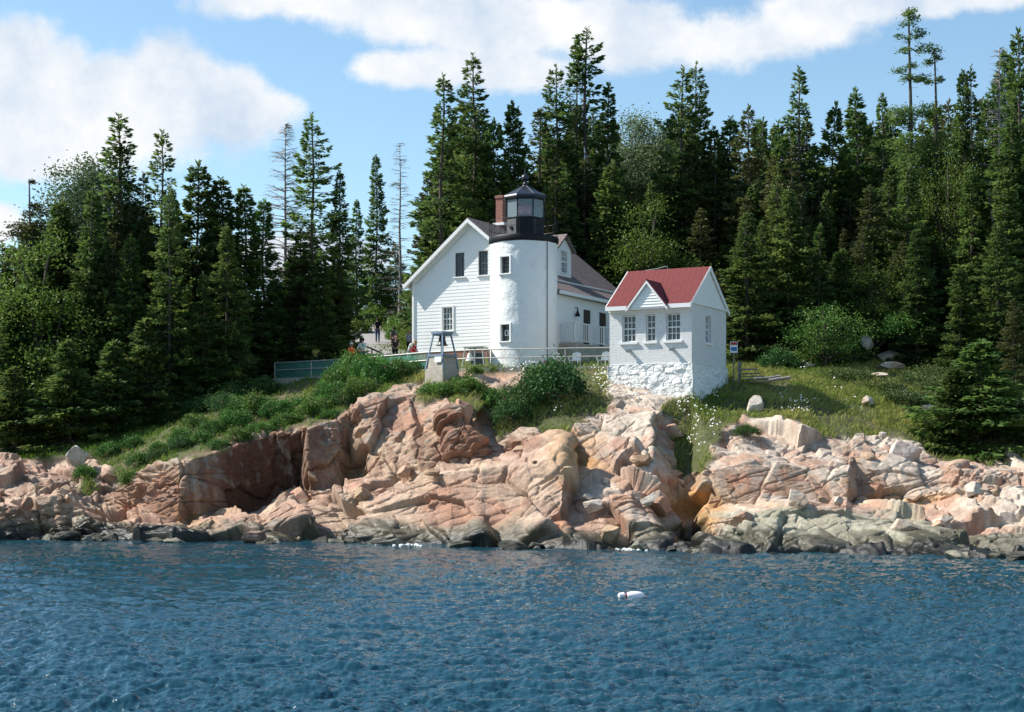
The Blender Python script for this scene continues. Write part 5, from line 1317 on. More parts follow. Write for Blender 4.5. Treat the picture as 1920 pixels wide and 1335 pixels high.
# skyline trees, each one known by its own outline
SK = [
 ('full', 4, 100, 452, 1.0, 'dark spruce at the far left edge of the wood'),
 ('flag', 58, 101, 336, 1.0, 'wind bent spruce with a forked broken top near the left edge'),
 ('dense', 112, 100, 372, 1.1, 'dense dark spruce between the wind bent tree and the pale birch'),
 ('birch', 168, 104, 298, 1.25, 'tall pale green birch left of the tallest spruce in the left wood'),
 ('thin', 222, 101, 216, 1.25, 'tall spruce with a thin spindly leader, highest tree of the left wood'),
 ('brown2', 226, 100.5, 268, .95, 'bushy spruce around the foot of the spindly leader at left'),
 ('brown', 270, 102, 326, .8, 'flat topped spruce between the two thin tall trees at left'),
 ('thin', 303, 103, 246, 1.0, 'thin sparse spruce with sky showing through, second tallest at left'),
 ('dense2', 325, 99, 372, .8, 'small pointed spruce just right of the sparse thin tree'),
 ('dense2', 370, 99, 306, 1.1, 'dense club shaped spruce, first of three in a falling row at left'),
 ('spire', 416, 99.5, 334, 1.2, 'middle spruce of three stepping down to the right in the left wood'),
 ('spire', 459, 100, 349, 1.1, 'third spruce of three stepping down to the right in the left wood'),
 ('spire', 494, 101, 374, 1.0, 'short spruce just left of the bare dead tree'),
 ('snag', 535, 104, 234, 1.25, 'tall dead grey spruce with bare fine twigs beside the broad dark spruce'),
 ('tall', 586, 102, 214, 1.12, 'broad dark spruce with layered boughs, tallest left of the house'),
 ('high', 637, 103, 320, .8, 'narrow spruce right of the broad layered spruce'),
 ('full2', 668, 137, 374, .8, 'short spruce between the narrow one and the small isolated spire'),
 ('full2', 706, 136, 290, .8, 'isolated slender spruce left of the second bare tree'),
 ('snag2', 750, 124, 268, 1.2, 'smaller dead bare spruce left of the gable roof'),
 ('tall3', 826, 108, 141, 1.2, 'very tall spruce rising behind the left slope of the house roof'),
 ('tall2', 889, 110, 102, 1.1, 'very tall spruce rising behind the house gable peak'),
 ('dense2', 928, 109, 226, .9, 'small dark spruce between the gable peak tree and the lantern'),
 ('dense', 963, 110, 191, .85, 'dark dense spruce directly behind the lantern room'),
 ('brown2', 1012, 111, 204, 1.1, 'olive brown spruce right of the lantern roof'),
 ('tall2', 1044, 112, 124, 1.0, 'tall spruce just left of the clumpy double topped one'),
 ('twin', 1098, 113, 52, 1.35, 'tallest tree behind the tower, ragged with gaps near its top'),
 ('thin', 1081, 113.4, 78, .8, 'thin spruce crowding the left side of the tallest tree behind the tower'),
 ('full3', 1140, 112, 154, .9, 'dark pointed spruce just right of the ragged tallest tree'),
 ('poplar', 1206, 118, 214, 1.25, 'pale silvery poplar standing between dark spruces behind the roof'),
 ('tall', 1279, 113, 124, 1.05, 'left one of the pair of tall spruces behind the red roof'),
 ('tall2', 1304, 114, 119, .9, 'right one of the pair of tall spruces behind the red roof'),
 ('full3', 1340, 113, 236, .9, 'spruce just right of the tall pair, second of the low group'),
 ('spire', 1368, 114, 220, 1.1, 'small spire between the tall pair and the yellowish spruce'),
 ('brown', 1405, 111, 200, 1.0, 'yellowish green spruce right of the red roof'),
 ('thin', 1431, 116, 222, .7, 'thin small top beside the yellowish green spruce'),
 ('tall3', 1498, 112, 128, 1.05, 'tall spruce with spreading boughs halfway between red roof and gaunt tree'),
 ('dense3', 1551, 112, 196, .9, 'shorter spruce right of the spreading tall spruce'),
 ('full4', 1607, 113, 167, 1.05, 'evenly tiered spruce standing clear against the sky left of the gaunt tree'),
 ('full3', 1655, 112, 174, .75, 'spruce close on the left of the gaunt tufted tree'),
 ('gaunt', 1706, 110, 15, 1.0, 'gaunt old spruce with a bare trunk and flat tufts, highest at right'),
 ('tuft', 1752, 111, 92, 1.0, 'thin tufted stem just right of the gaunt old spruce'),
 ('full2', 1805, 112, 132, .75, 'left one of two close spruce tops between the tufted stem and the dead tree'),
 ('tall3', 1824, 111, 123, .8, 'right one of two close spruce tops between the tufted stem and the dead tree'),
 ('snag2', 1874, 109, 88, 1.1, 'half dead spruce with bare twigs near the right edge'),
 ('full4', 1911, 106, 55, 1.0, 'big dense spruce at the far right edge'),
]
for kd, px, Y, top, w, lab in SK: tree(kd, px, Y, top, lab, None, w)
# trees standing forward of the wood
FR = [
 ('lime', 80, 96.5, 457, 1.25, 'bright green leafy tree low at the left edge of the wood'),
 ('full', 172, 96.5, 350, .95, 'big spruce in front of the birch at left'),
 ('full', 245, 96, 440, .95, 'mid sized spruce below the spindly leader'),
 ('tall', 318, 95.5, 345, .9, 'front spruce with bare lower trunk standing over the grassy slope'),
 ('full', 425, 96.5, 420, .95, 'front spruce above the left end of the bushes'),
 ('low', 480, 101, 560, .8, 'low dark spruce behind the left end of the mesh fence'),
 ('brown', 565, 101.5, 430, .95, 'dark brownish spruce behind the mesh fence'),
 ('high', 632, 107, 455, .75, 'dark spruce overhanging the left side of the path'),
 ('lime2', 695, 139, 500, 1.2, 'sunlit leafy tree filling the gap beyond the far end of the path'),
 ('full', 742, 138, 455, 1.0, 'spruce seen beyond the tall white post'),
 ('full4', 655, 140, 480, .9, 'spruce seen beyond the shorter white post'),
 ('full', 20, 96, 560, 1.0, 'spruce at the left edge below the bright leafy tree'),
 ('low', 30, 91.5, 690, 1.3, 'broad low spruce nearest the shore at the left edge'),
 ('low', 215, 93, 640, 1.2, 'low spruce left of the grassy slope'),
 ('low', 275, 94, 600, 1.1, 'low spruce behind the top of the grassy slope at left'),
 ('low', 385, 96, 600, 1.2, 'low spruce right of the bare lower trunk at left'),
 ('low', 430, 98.5, 580, .8, 'low spruce behind the left end of the rose thicket'),
 ('low', 130, 92, 640, 1.2, 'low spruce just above the white shore boulder at left'),
 ('lime', 1222, 106, 384, 1.1, 'yellow green leafy tree above the left end of the red roof'),
 ('apple', 1545, 96.5, 570, 1.15, 'spreading leafy shrub tree at the top of the meadow'),
 ('lime2', 1775, 107, 270, .8, 'yellowish leafy tree below the tufted stem at right'),
 ('low', 1835, 80.5, 640, 1.7, 'dark young spruce at the right end of the meadow above the shore'),
 ('low', 1785, 80, 690, 1.1, 'small spruce leaning out left of the dark young spruce'),
 ('low', 1905, 80.5, 720, .9, 'low spruce at the right edge above the shore rocks'),
 ('full', 1400, 99, 395, 1.15, 'broad spruce immediately right of the small outbuilding'),
 ('full', 1480, 101, 350, 1.1, 'broad spruce behind the meadow left of the leafy shrub tree'),
 ('lime2', 1640, 101, 480, 1.1, 'light green young tree behind the rocks at the top of the meadow'),
 ('low', 1580, 102, 470, 1.1, 'bushy young spruce behind the leafy shrub tree'),
 ('full2', 1720, 99, 430, 1.1, 'spruce behind the pale rocks on the meadow'),
 ('dense', 1800, 97, 500, 1.0, 'dark spruce behind the dark young spruce at right'),
 ('full', 1870, 97, 420, 1.0, 'big spruce at the right edge of the meadow'),
 ('brown', 1900, 93, 560, .9, 'brownish spruce low at the right edge'),
 ('lime2', 790, 124, 530, .9, 'yellow green leafy tree at the bend of the path beside the house'),
 ('lime', 716, 136, 555, 1.1, 'sunlit leafy bush tree at the far end of the path'),
]
for kd, px, Y, top, w, lab in FR: tree(kd, px, Y, top, lab, None, w)
# leaning dead trunk at the right
mb = MB(); a = Vector(gpos(1890, 101)); t_ = Vector(at(1852, 345, 103)) - a
mb.tube([(0, 0, -.2), t_ * .5 + Vector((.15, 0, 0)), t_], [.16, .12, .05], 7)
for f_, d_ in ((.45, (.9, 0, .5)), (.62, (-.8, .2, .4)), (.75, (.7, 0, .5)), (.55, (1.6, 0, 1.1))): mb.tube([t_ * f_, t_ * f_ + Vector(d_)], [.045, .012], 5)
tag(mb.build('leaning_snag', M['barkgrey'], None, a), 'leaning bare grey trunk with forked limbs at the right edge of the wood', 'dead tree')

# the rest of the wood, under the skyline
sk = sorted([(s[1], s[3]) for s in SK if s[0] not in ('snag', 'snag2', 'gaunt', 'tuft', 'thin', 'twin')])
def sky_at(px):
    return np.interp(px, [s[0] for s in sk], [s[1] for s in sk])
rg = random.Random(11)
ZONES = [
 (-120, 470, 95, 106, 64, (30, 300), 'left wood', 'dark spruce filling the left wood below its skyline trees', ['full', 'full3', 'full4', 'dense', 'brown', 'tall3', 'dense3', 'brown2', 'dense2']),
 (470, 650, 100, 108, 16, (150, 270), 'wood behind the mesh fence', 'dark spruce filling the wood behind the green mesh fence', ['full', 'brown', 'dense', 'full2']),
 (770, 1000, 112, 124, 20, (70, 200), 'wood behind the house', 'dark spruce filling the wood directly behind the house roof', ['full', 'full2', 'dense', 'brown']),
 (1000, 1340, 107, 124, 62, (40, 300), 'wood behind the outbuilding', 'dark spruce filling the wood between tower and red roof', ['full', 'full3', 'full4', 'dense', 'brown', 'tall3', 'dense3', 'brown2']),
 (1340, 2060, 100, 125, 140, (20, 360), 'right wood', 'dark spruce filling the wood on the rise behind the meadow', ['full', 'full3', 'full4', 'dense', 'brown', 'tall3', 'dense3', 'brown2', 'full2']),
]
for x0, x1, y0, y1, n, (d0, d1), grp, lab, kinds in ZONES:
    for i in range(n):
        px = x0 + (x1 - x0) * (i + rg.random()) / n; Y = y0 + (y1 - y0) * rg.random()
        dpt = (Y - y0) / (y1 - y0)
        top = sky_at(px) + d0 + (d1 - d0) * (1 - dpt) * (.4 + .6 * rg.random()) + rg.random() * 30
        if x0 == -120 and 420 < px: top += 60
        if 655 < px < 785 and Y < 130: continue
        gb = ground(px, Y); tb = YH - (gb - CH) * F / Y
        if tb - top < 130: top = tb - 130 - 60 * rg.random()
        tree(rg.choice(kinds), px, Y, top, lab, grp, .85 + .3 * rg.random(), rng=rg)
# bushes under the trees
# ------------------------------------------------------------------ shrubs
BP = {'rose': bush(50, 1.15, 1.25, 'rose', 80, 62, .10, .16), 'rose2': bush(51, 1.0, 1.1, 'rose', 70, 62, .10, .2), 'dark': bush(52, 1.2, 1.3, 'darkbush', 90, 60, .10, .12),
      'green': bush(53, .9, .8, 'rose', 60, 60, .10, 0), 'jun': bush(54, 1.3, .38, 'juniper', 80, 55, .085, 0), 'lime': bush(55, 1.1, 1.1, 'lime', 70, 60, .11, 0)}
def shrub(kind, px, py, Y, rad, h, label, group=None, name='rose_bush', sink=.15, cat='shrub'):
    st_, fo_, fl_ = BP[kind]
    z = CH + (YH - py) * Y / F
    e = empty(name, ((px - 960) * Y / F, Y, z - sink), 0, label, cat, group); rz = rg.random() * 6.28
    bs = {'rose': (1.15, 1.25), 'rose2': (1.0, 1.1), 'dark': (1.2, 1.3), 'green': (.9, .8), 'jun': (1.3, .38), 'lime': (1.1, 1.1)}[kind]
    for n_, me_ in (('stems', st_), ('foliage', fo_), ('flowers', fl_)):
        if me_ is None: continue
        o = bpy.data.objects.new(n_, me_); COL.objects.link(o); o.parent = e; o.rotation_euler = (0, 0, rz); o.scale = (rad / bs[0], rad / bs[0], h / bs[1])
        if n_ == 'flowers': o['kind'] = 'stuff'
    return e
def ydep(px, py):
    """depth of the ground seen at a photo position on the slope above the cliff"""
    best = None
    for Y in np.arange(74, 110, .25):
        if YH - (ground(px, Y) - CH) * F / Y <= py: return float(Y)
    return 100.0
grp = 'rose bushes in the thicket below the left fence'
for px, py, rd, h_ in ((400,812,.9,.9),(440,800,1.1,1.1),(478,778,1.2,1.3),(455,772,1.0,1.1),(520,782,1.1,1.1),(505,772,1.1,.9),(555,778,1.2,1.0),(590,780,1.1,1.1),(560,770,1.0,.8),(620,755,1.2,1.4),(650,760,.9,1.0),(606,768,1.0,1.0),(640,735,1.2,1.5),(675,742,1.1,1.2),(665,715,1.4,1.75),(700,722,1.4,1.8),(690,705,1.2,1.45),(735,712,1.4,1.35),(725,700,1.2,1.15),(765,704,1.2,1.05),(645,722,1.3,1.45),(785,697,.8,.9),(760,692,.9,1.0),(380,828,.7,.7),(535,795,.8,.8),(425,775,1.0,1.2),(365,800,.9,.9),(448,822,.8,.7),(490,812,.9,.75),(528,804,.9,.75),(560,796,.8,.7),(340,838,.8,.7),(300,858,.7,.6),(410,838,.7,.6),(620,782,.7,.6)):
    shrub(rg.choice(['rose', 'rose2', 'rose', 'dark']), px, py, ydep(px, py), rd * .9, h_ * .92, 'leafy rose bush in the thicket below the left concrete wall', grp)
shrub('dark', 1035, 752, ydep(1035, 752), 1.75, 2.05, 'big round dark green rose bush right below the tower fence')
shrub('dark', 985, 765, ydep(985, 765), 1.2, 1.35, 'dark bush touching the left side of the big round rose bush')
shrub('dark', 960, 790, ydep(960, 790), 1.0, 1.2, 'dark bush hanging over the ledge below the big round rose bush')
shrub('rose', 930, 758, ydep(930, 758), .85, .95, 'green bush on the rock ledge below the bell frame')
shrub('green', 875, 735, ydep(875, 735), 1.0, .75, 'low green bush on the bright rock below the bell stand')
shrub('green', 820, 738, ydep(820, 738), .9, .6, 'low green clump on the left side of the rock hump')
shrub('green', 893, 698, 86.6, .45, .4, 'tiny bush at the right foot of the concrete bell block')
shrub('dark', 1400, 812, ydep(1400, 812), .7, .5, 'small dark shrub in a pocket between pale rocks')
for i, (px, py) in enumerate(((160,895),(262,870),(245,905),(300,850),(250,838),(340,825),(205,850))):
    shrub('green', px, py, ydep(px, py), .65, .65, 'small leafy bush among the left shore rocks', 'small bushes on the left shore slope')
for px, py in ((1650,735),(1720,722),(1755,705),(1690,755),(1745,735),(1790,730),(1590,712),(1770,715),(1840,745),(1880,730),(1720,760)):
    shrub('jun', px, py, ydep(px, py), 1.5, .5, 'low spreading juniper mat on the meadow', 'juniper mats on the meadow', 'juniper_mat', .05)
for px, py in ((1500,690),(1560,685),(1460,690),(1720,650),(1785,650),(1690,625),(1850,690)):
    shrub(rg.choice(['dark', 'green', 'rose2']), px, py, ydep(px, py) if py > 670 else 99, 1.2, 1.2, 'undergrowth bush at the top edge of the meadow', 'undergrowth along the meadow top', 'undergrowth_bush')
for px, Y, h_ in ((745,120,1.6),(760,114,1.5),(780,112,1.7),(735,127,1.4),(690,134,1.5),(720,136,1.8),(660,126,1.3),(775,105,.6)):
    g = gpos(px + 10, Y); shrub('lime', px + 10, YH - (g[2] - CH) * F / Y, Y, 1.2, h_, 'sunlit yellow green bush beside the upper path', 'sunlit bushes beside the upper path', 'path_bush')
for px, Y in [(rg.uniform(-40, 500), rg.uniform(93, 97)) for _ in range(24)]:
    g = gpos(px, Y); shrub('dark', px, YH - (g[2] - CH) * F / Y, Y, 1.1, 1.0, 'dark undergrowth bush at the foot of the left wood', 'undergrowth at the foot of the left wood', 'undergrowth_bush')

# ------------------------------------------------------------------ loose rocks
import bmesh
_b = bmesh.new(); bmesh.ops.create_icosphere(_b, subdivisions=5, radius=1.0); IV = np.array([v.co[:] for v in _b.verts]); IF = np.array([[v.index for v in f.verts] for f in _b.faces]); _b.free()
def boulder(seed, size, cols, cuts=20, rough=.022):
    rgb = np.random.default_rng(seed); n = rgb.normal(size=(cuts, 3)); n /= np.linalg.norm(n, axis=1, keepdims=True); d = .42 + .40 * rgb.random(cuts)
    dt = IV @ n.T; s = np.where(dt > 1e-3, d[None] / np.maximum(dt, 1e-3), 9).min(1); s = np.minimum(s, 1.0)
    v = IV * s[:, None]
    a = np.arctan2(IV[:, 1], IV[:, 0]) * 2; q = fbm(v[:, 0] * 3 + v[:, 1] * 2.2 + seed, v[:, 2] * 3.5 + v[:, 1], seed, 5) - .5
    cr = worley(v[:, 0] * 1.6 + v[:, 1] + seed, v[:, 2] * 2.2 + .4 * v[:, 0], seed)[1]
    v = v * (1 + rough * 4 * q - .05 * np.clip(1 - cr / .06, 0, 1))[:, None] * np.array(size)
    me = np_mesh('boulder', v, IF, True)
    try: me.set_sharp_from_angle(angle=R(32))
    except Exception: pass
    t = fbm(v[:, 0] * 2 + v[:, 1] + seed, v[:, 2] * 2.4, seed + 5, 4)
    c = np.array(cols[0])[None] * (1 - ss(t, .4, .62))[:, None] + np.array(cols[1])[None] * ss(t, .4, .62)[:, None]
    add_attr(me, 'tint', c); add_attr(me, 'wet', np.zeros(len(v))); return me
PALE = ((.56, .49, .41), (.48, .36, .27)); PINK = ((.42, .245, .165), (.46, .32, .22)); TAN = ((.40, .28, .18), (.30, .19, .12)); GREY = ((.17, .165, .13), (.24, .22, .17)); DARK = ((.05, .05, .042), (.09, .085, .065))
def rock_thing(px, py, Y, size, cols, label, seed, tilt=(0, 0, 0), group=None, name='boulder'):
    if Y > 79 and px > 1300: Y = ydep(px, py + 6)
    x, y, z = at(px, py, Y); big = 1.4 if (Y > 79 and px > 1420) else 1.0; size = tuple(q * big for q in size); z += .25 * size[2] if big > 1 else 0
    o = np_obj(name, boulder(seed, size, cols), M['granite']); o.location = (x, y, z); o.rotation_euler = tilt
    return tag(o, label, 'rock', group)
rock_thing(143, 859, 86.6, (.95,.7,.72), PALE, 'white split boulder standing at the foot of the left wood', 1, (.1,.2,.4))
rock_thing(1688, 852, 76.2, (1.15,.9,1.0), ((.55,.42,.36),(.58,.49,.42)), 'big pale pink boulder on the ledge below the dark young spruce', 2, (.1,-.25,.3))
rock_thing(476, 1008, 75.2, (1.0,.7,.46), ((.27,.17,.13),(.20,.14,.11)), 'dark pink brown boulder awash at the waterline left of centre', 3, (0,.08,.1))
rock_thing(1146, 1003, 70.0, (.75,.6,.75), ((.43,.30,.19),(.33,.23,.15)), 'tan triangular boulder at the waterline below the recess', 4, (.2,.1,.2))
rock_thing(1412, 765, 79.5, (.5,.45,.75), PALE, 'upright pale stone at the left end of the meadow', 5, (0,.3,.2))
rock_thing(1668, 676, 93.5, (.85,.6,.48), PALE, 'largest pale rock of the group at the top of the meadow', 6, (0,.1,.2))
rock_thing(1665, 690, 92.5, (.75,.5,.22), PALE, 'flat pale slab under the largest rock at the top of the meadow', 7, (0,-.05,0))
rock_thing(1648, 664, 95, (.32,.3,.32), PALE, 'small pale rock behind the left end of the rock group on the meadow', 8)
rock_thing(1648, 706, 91, (.4,.3,.2), PALE, 'low pale stone just below the rock group on the meadow', 9)
rock_thing(1502, 685, 92, (.36,.3,.3), PALE, 'left one of two small pale rocks near the driftwood logs', 10)
rock_thing(1516, 688, 91.6, (.34,.3,.22), PALE, 'right one of two small pale rocks near the driftwood logs', 11)
rock_thing(1627, 648, 98, (.42,.4,.4), PALE, 'greyish rock under the leafy shrub tree at the wood edge', 12)
rock_thing(1826, 699, 88, (.65,.5,.35), PALE, 'white rock behind the top of the dark young spruce', 13, (0,-.15,.2))
rock_thing(1694, 740, 85.5, (.36,.3,.25), ((.36,.35,.29),(.44,.40,.34)), 'grey rock between the juniper mats', 14)
rock_thing(1627, 756, 83.5, (.42,.3,.26), PALE, 'single cream rock in the middle of the meadow', 15)
rock_thing(1745, 768, 82, (.55,.3,.22), PALE, 'long low pale rock left of the dark young spruce', 16, (0,-.1,.2))
rock_thing(1772, 752, 83, (.3,.25,.22), PALE, 'small white stone above the long low rock', 17)
rock_thing(1655, 815, 78.6, (.30,.25,.22), PALE, 'small stone on the grass edge left of the big boulder', 18)
rock_thing(1912, 765, 82, (.8,.5,.35), PALE, 'pale slab in the grass at the right edge', 19, (0,-.1,0))
rock_thing(1790, 740, 84, (.4,.3,.2), PALE, 'flat pale stone behind the dark young spruce', 20)
rock_thing(720, 1016, 73.5, (.85,.5,.3), DARK, 'black seaweed covered rock at the waterline under the rust coloured cliff', 21, (0,.05,0))
rock_thing(905, 1022, 71.2, (.6,.4,.22), GREY, 'grey brown rock at the waterline near the middle of the shore', 22)
rock_thing(870, 780, 78.8, (.75,.6,1.0), PINK, 'upright pink block on the ledge in the middle of the cliff', 40, (0,.06,.3))
rb = random.Random(5)
grp = 'angular blocks broken from the pink ledges'
for i in range(46):
    px = rb.choice([rb.uniform(-20, 240), rb.uniform(440, 1060), rb.uniform(1100, 1300), rb.uniform(1330, 1920), rb.uniform(1330, 1920)])
    lv = rb.choice([2, 2, 3, 3, 4 if px > 1000 else 2]) + rb.uniform(-.25, .25)
    k = int(lv); f_ = lv - k
    Y = np.interp(px, tp, LY[k]) * (1 - f_) + np.interp(px, tp, LY[k + 1]) * f_; z = np.interp(px, tp, LZ[k]) * (1 - f_) + np.interp(px, tp, LZ[k + 1]) * f_
    s = rb.uniform(.28, .75)
    o = np_obj('granite_block', boulder(100 + i, (s * rb.uniform(.8, 1.5), s * .8, s * rb.uniform(.5, .9)), PALE if px > 1100 and rb.random() < .5 else PINK if rb.random() < .7 else TAN, 9), M['granite'])
    o.location = ((px - 960) * Y / F, Y, z + .05); o.rotation_euler = (rb.uniform(-.3, .3), rb.uniform(-.4, .1), rb.uniform(0, 6))
    tag(o, 'angular pink granite block lying on the broken shore ledges', 'rock', grp)
grp = 'dark weedy rocks along the waterline'
for i in range(44):
    px = rb.uniform(60, 1340) if i < 36 else rb.uniform(1780, 1925); Y = np.interp(px, tp, LY[1]) + rb.uniform(-.9, .5); s = rb.uniform(.25, .6)
    o = np_obj('tide_rock', boulder(200 + i % 14, (s * rb.uniform(1, 1.9), s, s * .6), DARK if rb.random() < .7 else GREY, 9, .06), M['granite'])
    o.location = ((px - 960) * Y / F, Y, rb.uniform(-.08, .15)); o.rotation_euler = (rb.uniform(-.2, .2), rb.uniform(-.2, .2), rb.uniform(0, 6))
    tag(o, 'dark weedy rock washed by the sea at the waterline', 'rock', grp)

# ------------------------------------------------------------------ grass, daisies, foam
def scatter(weights, n, seed):
    rg_ = np.random.default_rng(seed); w = weights / weights.sum(); i = rg_.choice(len(w), n, p=w); return i, rg_
area = (np.linalg.norm(np.cross(du, dv), axis=-1)).ravel()
mk = (vegs > .55).astype(float)
dgr = mk * (GL > 2.9) * (GL < 7.2)
bright = inpoly(GP, GPY, [(1290,735),(1400,695),(1560,690),(1760,720),(1760,850),(1540,820),(1430,790)])
dgr = dgr * np.where(GP < 330, 1.0, np.where(GP < 700, .35, 1.0)) * np.where(bright, 1.6, 1.0)
dgr *= np.where((GL > 6) & (GP > 480) & (GP < 1300), .3, 1.0) * (.25 + 1.5 * ss(fbm(GX * .6, GY * .6, 801, 3), .35, .6))
def blades(name, wts, n, seed, hgt, wid, mat, tintf):
    i, rg_ = scatter(wts, n, seed)
    P = P3.reshape(-1, 3)[i] + rg_.normal(size=(n, 3)) * np.array([.05, .05, 0])
    hh = hgt * (.5 + .8 * rg_.random(n)) * (.6 + .8 * fbm(P[:, 0] * .7, P[:, 1] * .7, 811, 3)); a = rg_.random(n) * 6.283; w = wid * (.6 + .8 * rg_.random(n))
    S = np.stack([np.cos(a), np.sin(a), 0 * a], 1) * w[:, None]; ln = np.stack([rg_.normal(size=n) * .28 + .14, rg_.normal(size=n) * .25, 1 + 0 * a], 1) * hh[:, None]
    v = np.stack([P - S - np.array([0, 0, .05]), P + S - np.array([0, 0, .05]), P + S * .6 + ln * .6, P + ln + np.stack([ln[:, 0], ln[:, 1], -.15 * hh], 1) * .5], 1).reshape(-1, 3)
    me = np_mesh(name, v, np.arange(4 * n).reshape(-1, 4)); add_attr(me, 'tint', np.repeat(np.clip(tintf(P, rg_, n), 0, 1), 4))
    return tag(np_obj(name, me, mat), kind='stuff'), P
dry = lambda P, r, n: .36 + 1.2 * (fbm(P[:, 0] * .35, P[:, 1] * .35 + P[:, 2] * .3, 821, 3) - .35) + r.normal(size=n) * .18 - .4 * (P[:, 0] < -6)
g, _ = blades('meadow_grass', (dgr.ravel() * area), 230000, 61, .27, .014, M['grass'], dry)
tag(g, 'long green and straw coloured grass on the slopes above the cliff', 'grass')
dz = np.zeros(GP.shape)
for poly, wgt in (([(1030,745),(1070,725),(1080,775),(1040,785)], 2.0), ([(1110,700),(1200,720),(1220,760),(1150,760),(1110,730)], 1.6), ([(1290,725),(1340,715),(1345,760),(1250,800),(1240,750)], 1.4), ([(1300,770),(1360,790),(1320,860),(1285,860)], .8), ([(960,690),(1010,685),(1010,700),(960,710)], 1.5), ([(1460,740),(1530,755),(1520,790),(1470,780)], .5), ([(1500,690),(1640,740),(1600,800),(1500,760)], .06)):
    dz += inpoly(GP, GPY, poly) * wgt
dz *= (fbm(GX * .9, GY * .9, 831, 2) > .46)
i, rg_ = scatter(dz.ravel() * area, 520, 71)
mb = MB(); PP = P3.reshape(-1, 3)[i]
for p_ in PP:
    h_ = .3 + .3 * rg_.random(); t_ = Vector(p_) + Vector((rg_.normal() * .08, rg_.normal() * .08, h_)); r_ = .035 + .02 * rg_.random()
    q = Vector((rg_.normal() * .35 - .2, -.5 + rg_.normal() * .3, .8)).normalized(); a = q.orthogonal().normalized(); b_ = q.cross(a)
    mb.add([t_ + q * .012] + [t_ + (a * math.cos(k) + b_ * math.sin(k)) * r_ * (1 if j % 2 else .75) for j, k in enumerate(np.linspace(0, 6.283, 11)[:-1])], [(0, j + 1, (j + 1) % 10 + 1) for j in range(10)])
tag(tag(mb.build('daisies', M['daisy'], None), kind='stuff'), 'white daisies scattered in the grass on the cliff top', 'flowers')
fm = MB(); rf_ = np.random.default_rng(77)
for px, n_, sp_ in ((1194, 80, .30), (765, 30, .5)):
    Y0 = np.interp(px, tp, LY[1]) - .7; x0 = (px - 960) * Y0 / F
    for k in range(n_):
        c = (x0 + rf_.normal() * sp_, Y0 + rf_.normal() * .3, .03 + .05 * rf_.random()); r_ = .02 + .06 * rf_.random() ** 2
        fm.lathe([(r_ * 1.5, -.05), (r_ * 1.4, .0), (r_ * .8, r_ * .4), (r_ * .1, r_ * .5)], 6, c, rf_.random() * 6)
tag(tag(fm.build('sea_foam', M['daisy'], None, smooth=True), kind='stuff'), 'white surf foam along the foot of the rocks', 'foam')

# ------------------------------------------------------------------ sky, sun, camera
SUN_AZ, SUN_EL = R(-80), R(45)
w = bpy.data.worlds.new('World'); scene.world = w; w.use_nodes = True
nt = w.node_tree; nt.nodes.clear()
out = nt.nodes.new('ShaderNodeOutputWorld'); bg = N(nt, 'ShaderNodeBackground'); bg.inputs['Strength'].default_value = .11
sky = N(nt, 'ShaderNodeTexSky', sky_type='NISHITA', sun_disc=False, sun_elevation=SUN_EL, sun_rotation=SUN_AZ, air_density=1.0, dust_density=.4, ozone_density=1.2)
tc = N(nt, 'ShaderNodeTexCoord'); sp = N(nt, 'ShaderNodeSeparateXYZ'); nt.links.new(tc.outputs['Generated'], sp.inputs[0])
mxy = N(nt, 'ShaderNodeMath', operation='MAXIMUM'); mxy.inputs[1].default_value = .05; nt.links.new(sp.outputs['Y'], mxy.inputs[0])
du_ = N(nt, 'ShaderNodeMath', operation='DIVIDE'); nt.links.new(sp.outputs['X'], du_.inputs[0]); nt.links.new(mxy.outputs[0], du_.inputs[1])
dv_ = N(nt, 'ShaderNodeMath', operation='DIVIDE'); nt.links.new(sp.outputs['Z'], dv_.inputs[0]); nt.links.new(mxy.outputs[0], dv_.inputs[1])
cb = N(nt, 'ShaderNodeCombineXYZ'); nt.links.new(du_.outputs[0], cb.inputs[0]); nt.links.new(dv_.outputs[0], cb.inputs[1])
n1_ = N(nt, 'ShaderNodeTexNoise', _Scale=11.0, _Detail=10.0, _Roughness=.66); nt.links.new(cb.outputs[0], n1_.inputs['Vector'])
n2_ = N(nt, 'ShaderNodeTexNoise', _Scale=10.0, _Detail=7.0, _Roughness=.58); nt.links.new(cb.outputs[0], n2_.inputs['Vector'])
# cloud banks as soft lobes on the sky (direction ratios x/y, z/y), broken up with noise
BL = [(10,110,120,95),(110,190,150,130),(215,160,110,85),(305,150,110,88),(215,235,230,110),(420,200,130,80),(500,205,90,50),(90,290,150,60),(-40,200,120,140),(-20,420,75,45),(380,165,70,55),
      (470,2,125,42),(620,5,170,48),(800,25,230,68),(980,50,250,80),(1170,60,250,80),(1350,70,210,68),(1490,45,130,60),(800,130,150,45),(720,125,80,35),(980,130,150,48),(1730,5,110,32),(1880,-5,110,38),(1600,0,120,45),
      (1150,-160,700,150),(600,-350,300,80),(540,480,190,50)]
last = None
for cx, cy_, rx, ry in BL:
    s = N(nt, 'ShaderNodeVectorMath', operation='SUBTRACT'); s.inputs[1].default_value = ((cx - 960) / F, (YH - cy_) / F, 0); nt.links.new(cb.outputs[0], s.inputs[0])
    ml = N(nt, 'ShaderNodeVectorMath', operation='MULTIPLY'); ml.inputs[1].default_value = (F / rx, F / ry, 0); nt.links.new(s.outputs[0], ml.inputs[0])
    le = N(nt, 'ShaderNodeVectorMath', operation='LENGTH'); nt.links.new(ml.outputs[0], le.inputs[0])
    if last is None: last = le.outputs['Value']
    else:
        mn = N(nt, 'ShaderNodeMath', operation='SMOOTH_MIN'); mn.inputs[2].default_value = .18; nt.links.new(last, mn.inputs[0]); nt.links.new(le.outputs['Value'], mn.inputs[1]); last = mn.outputs[0]
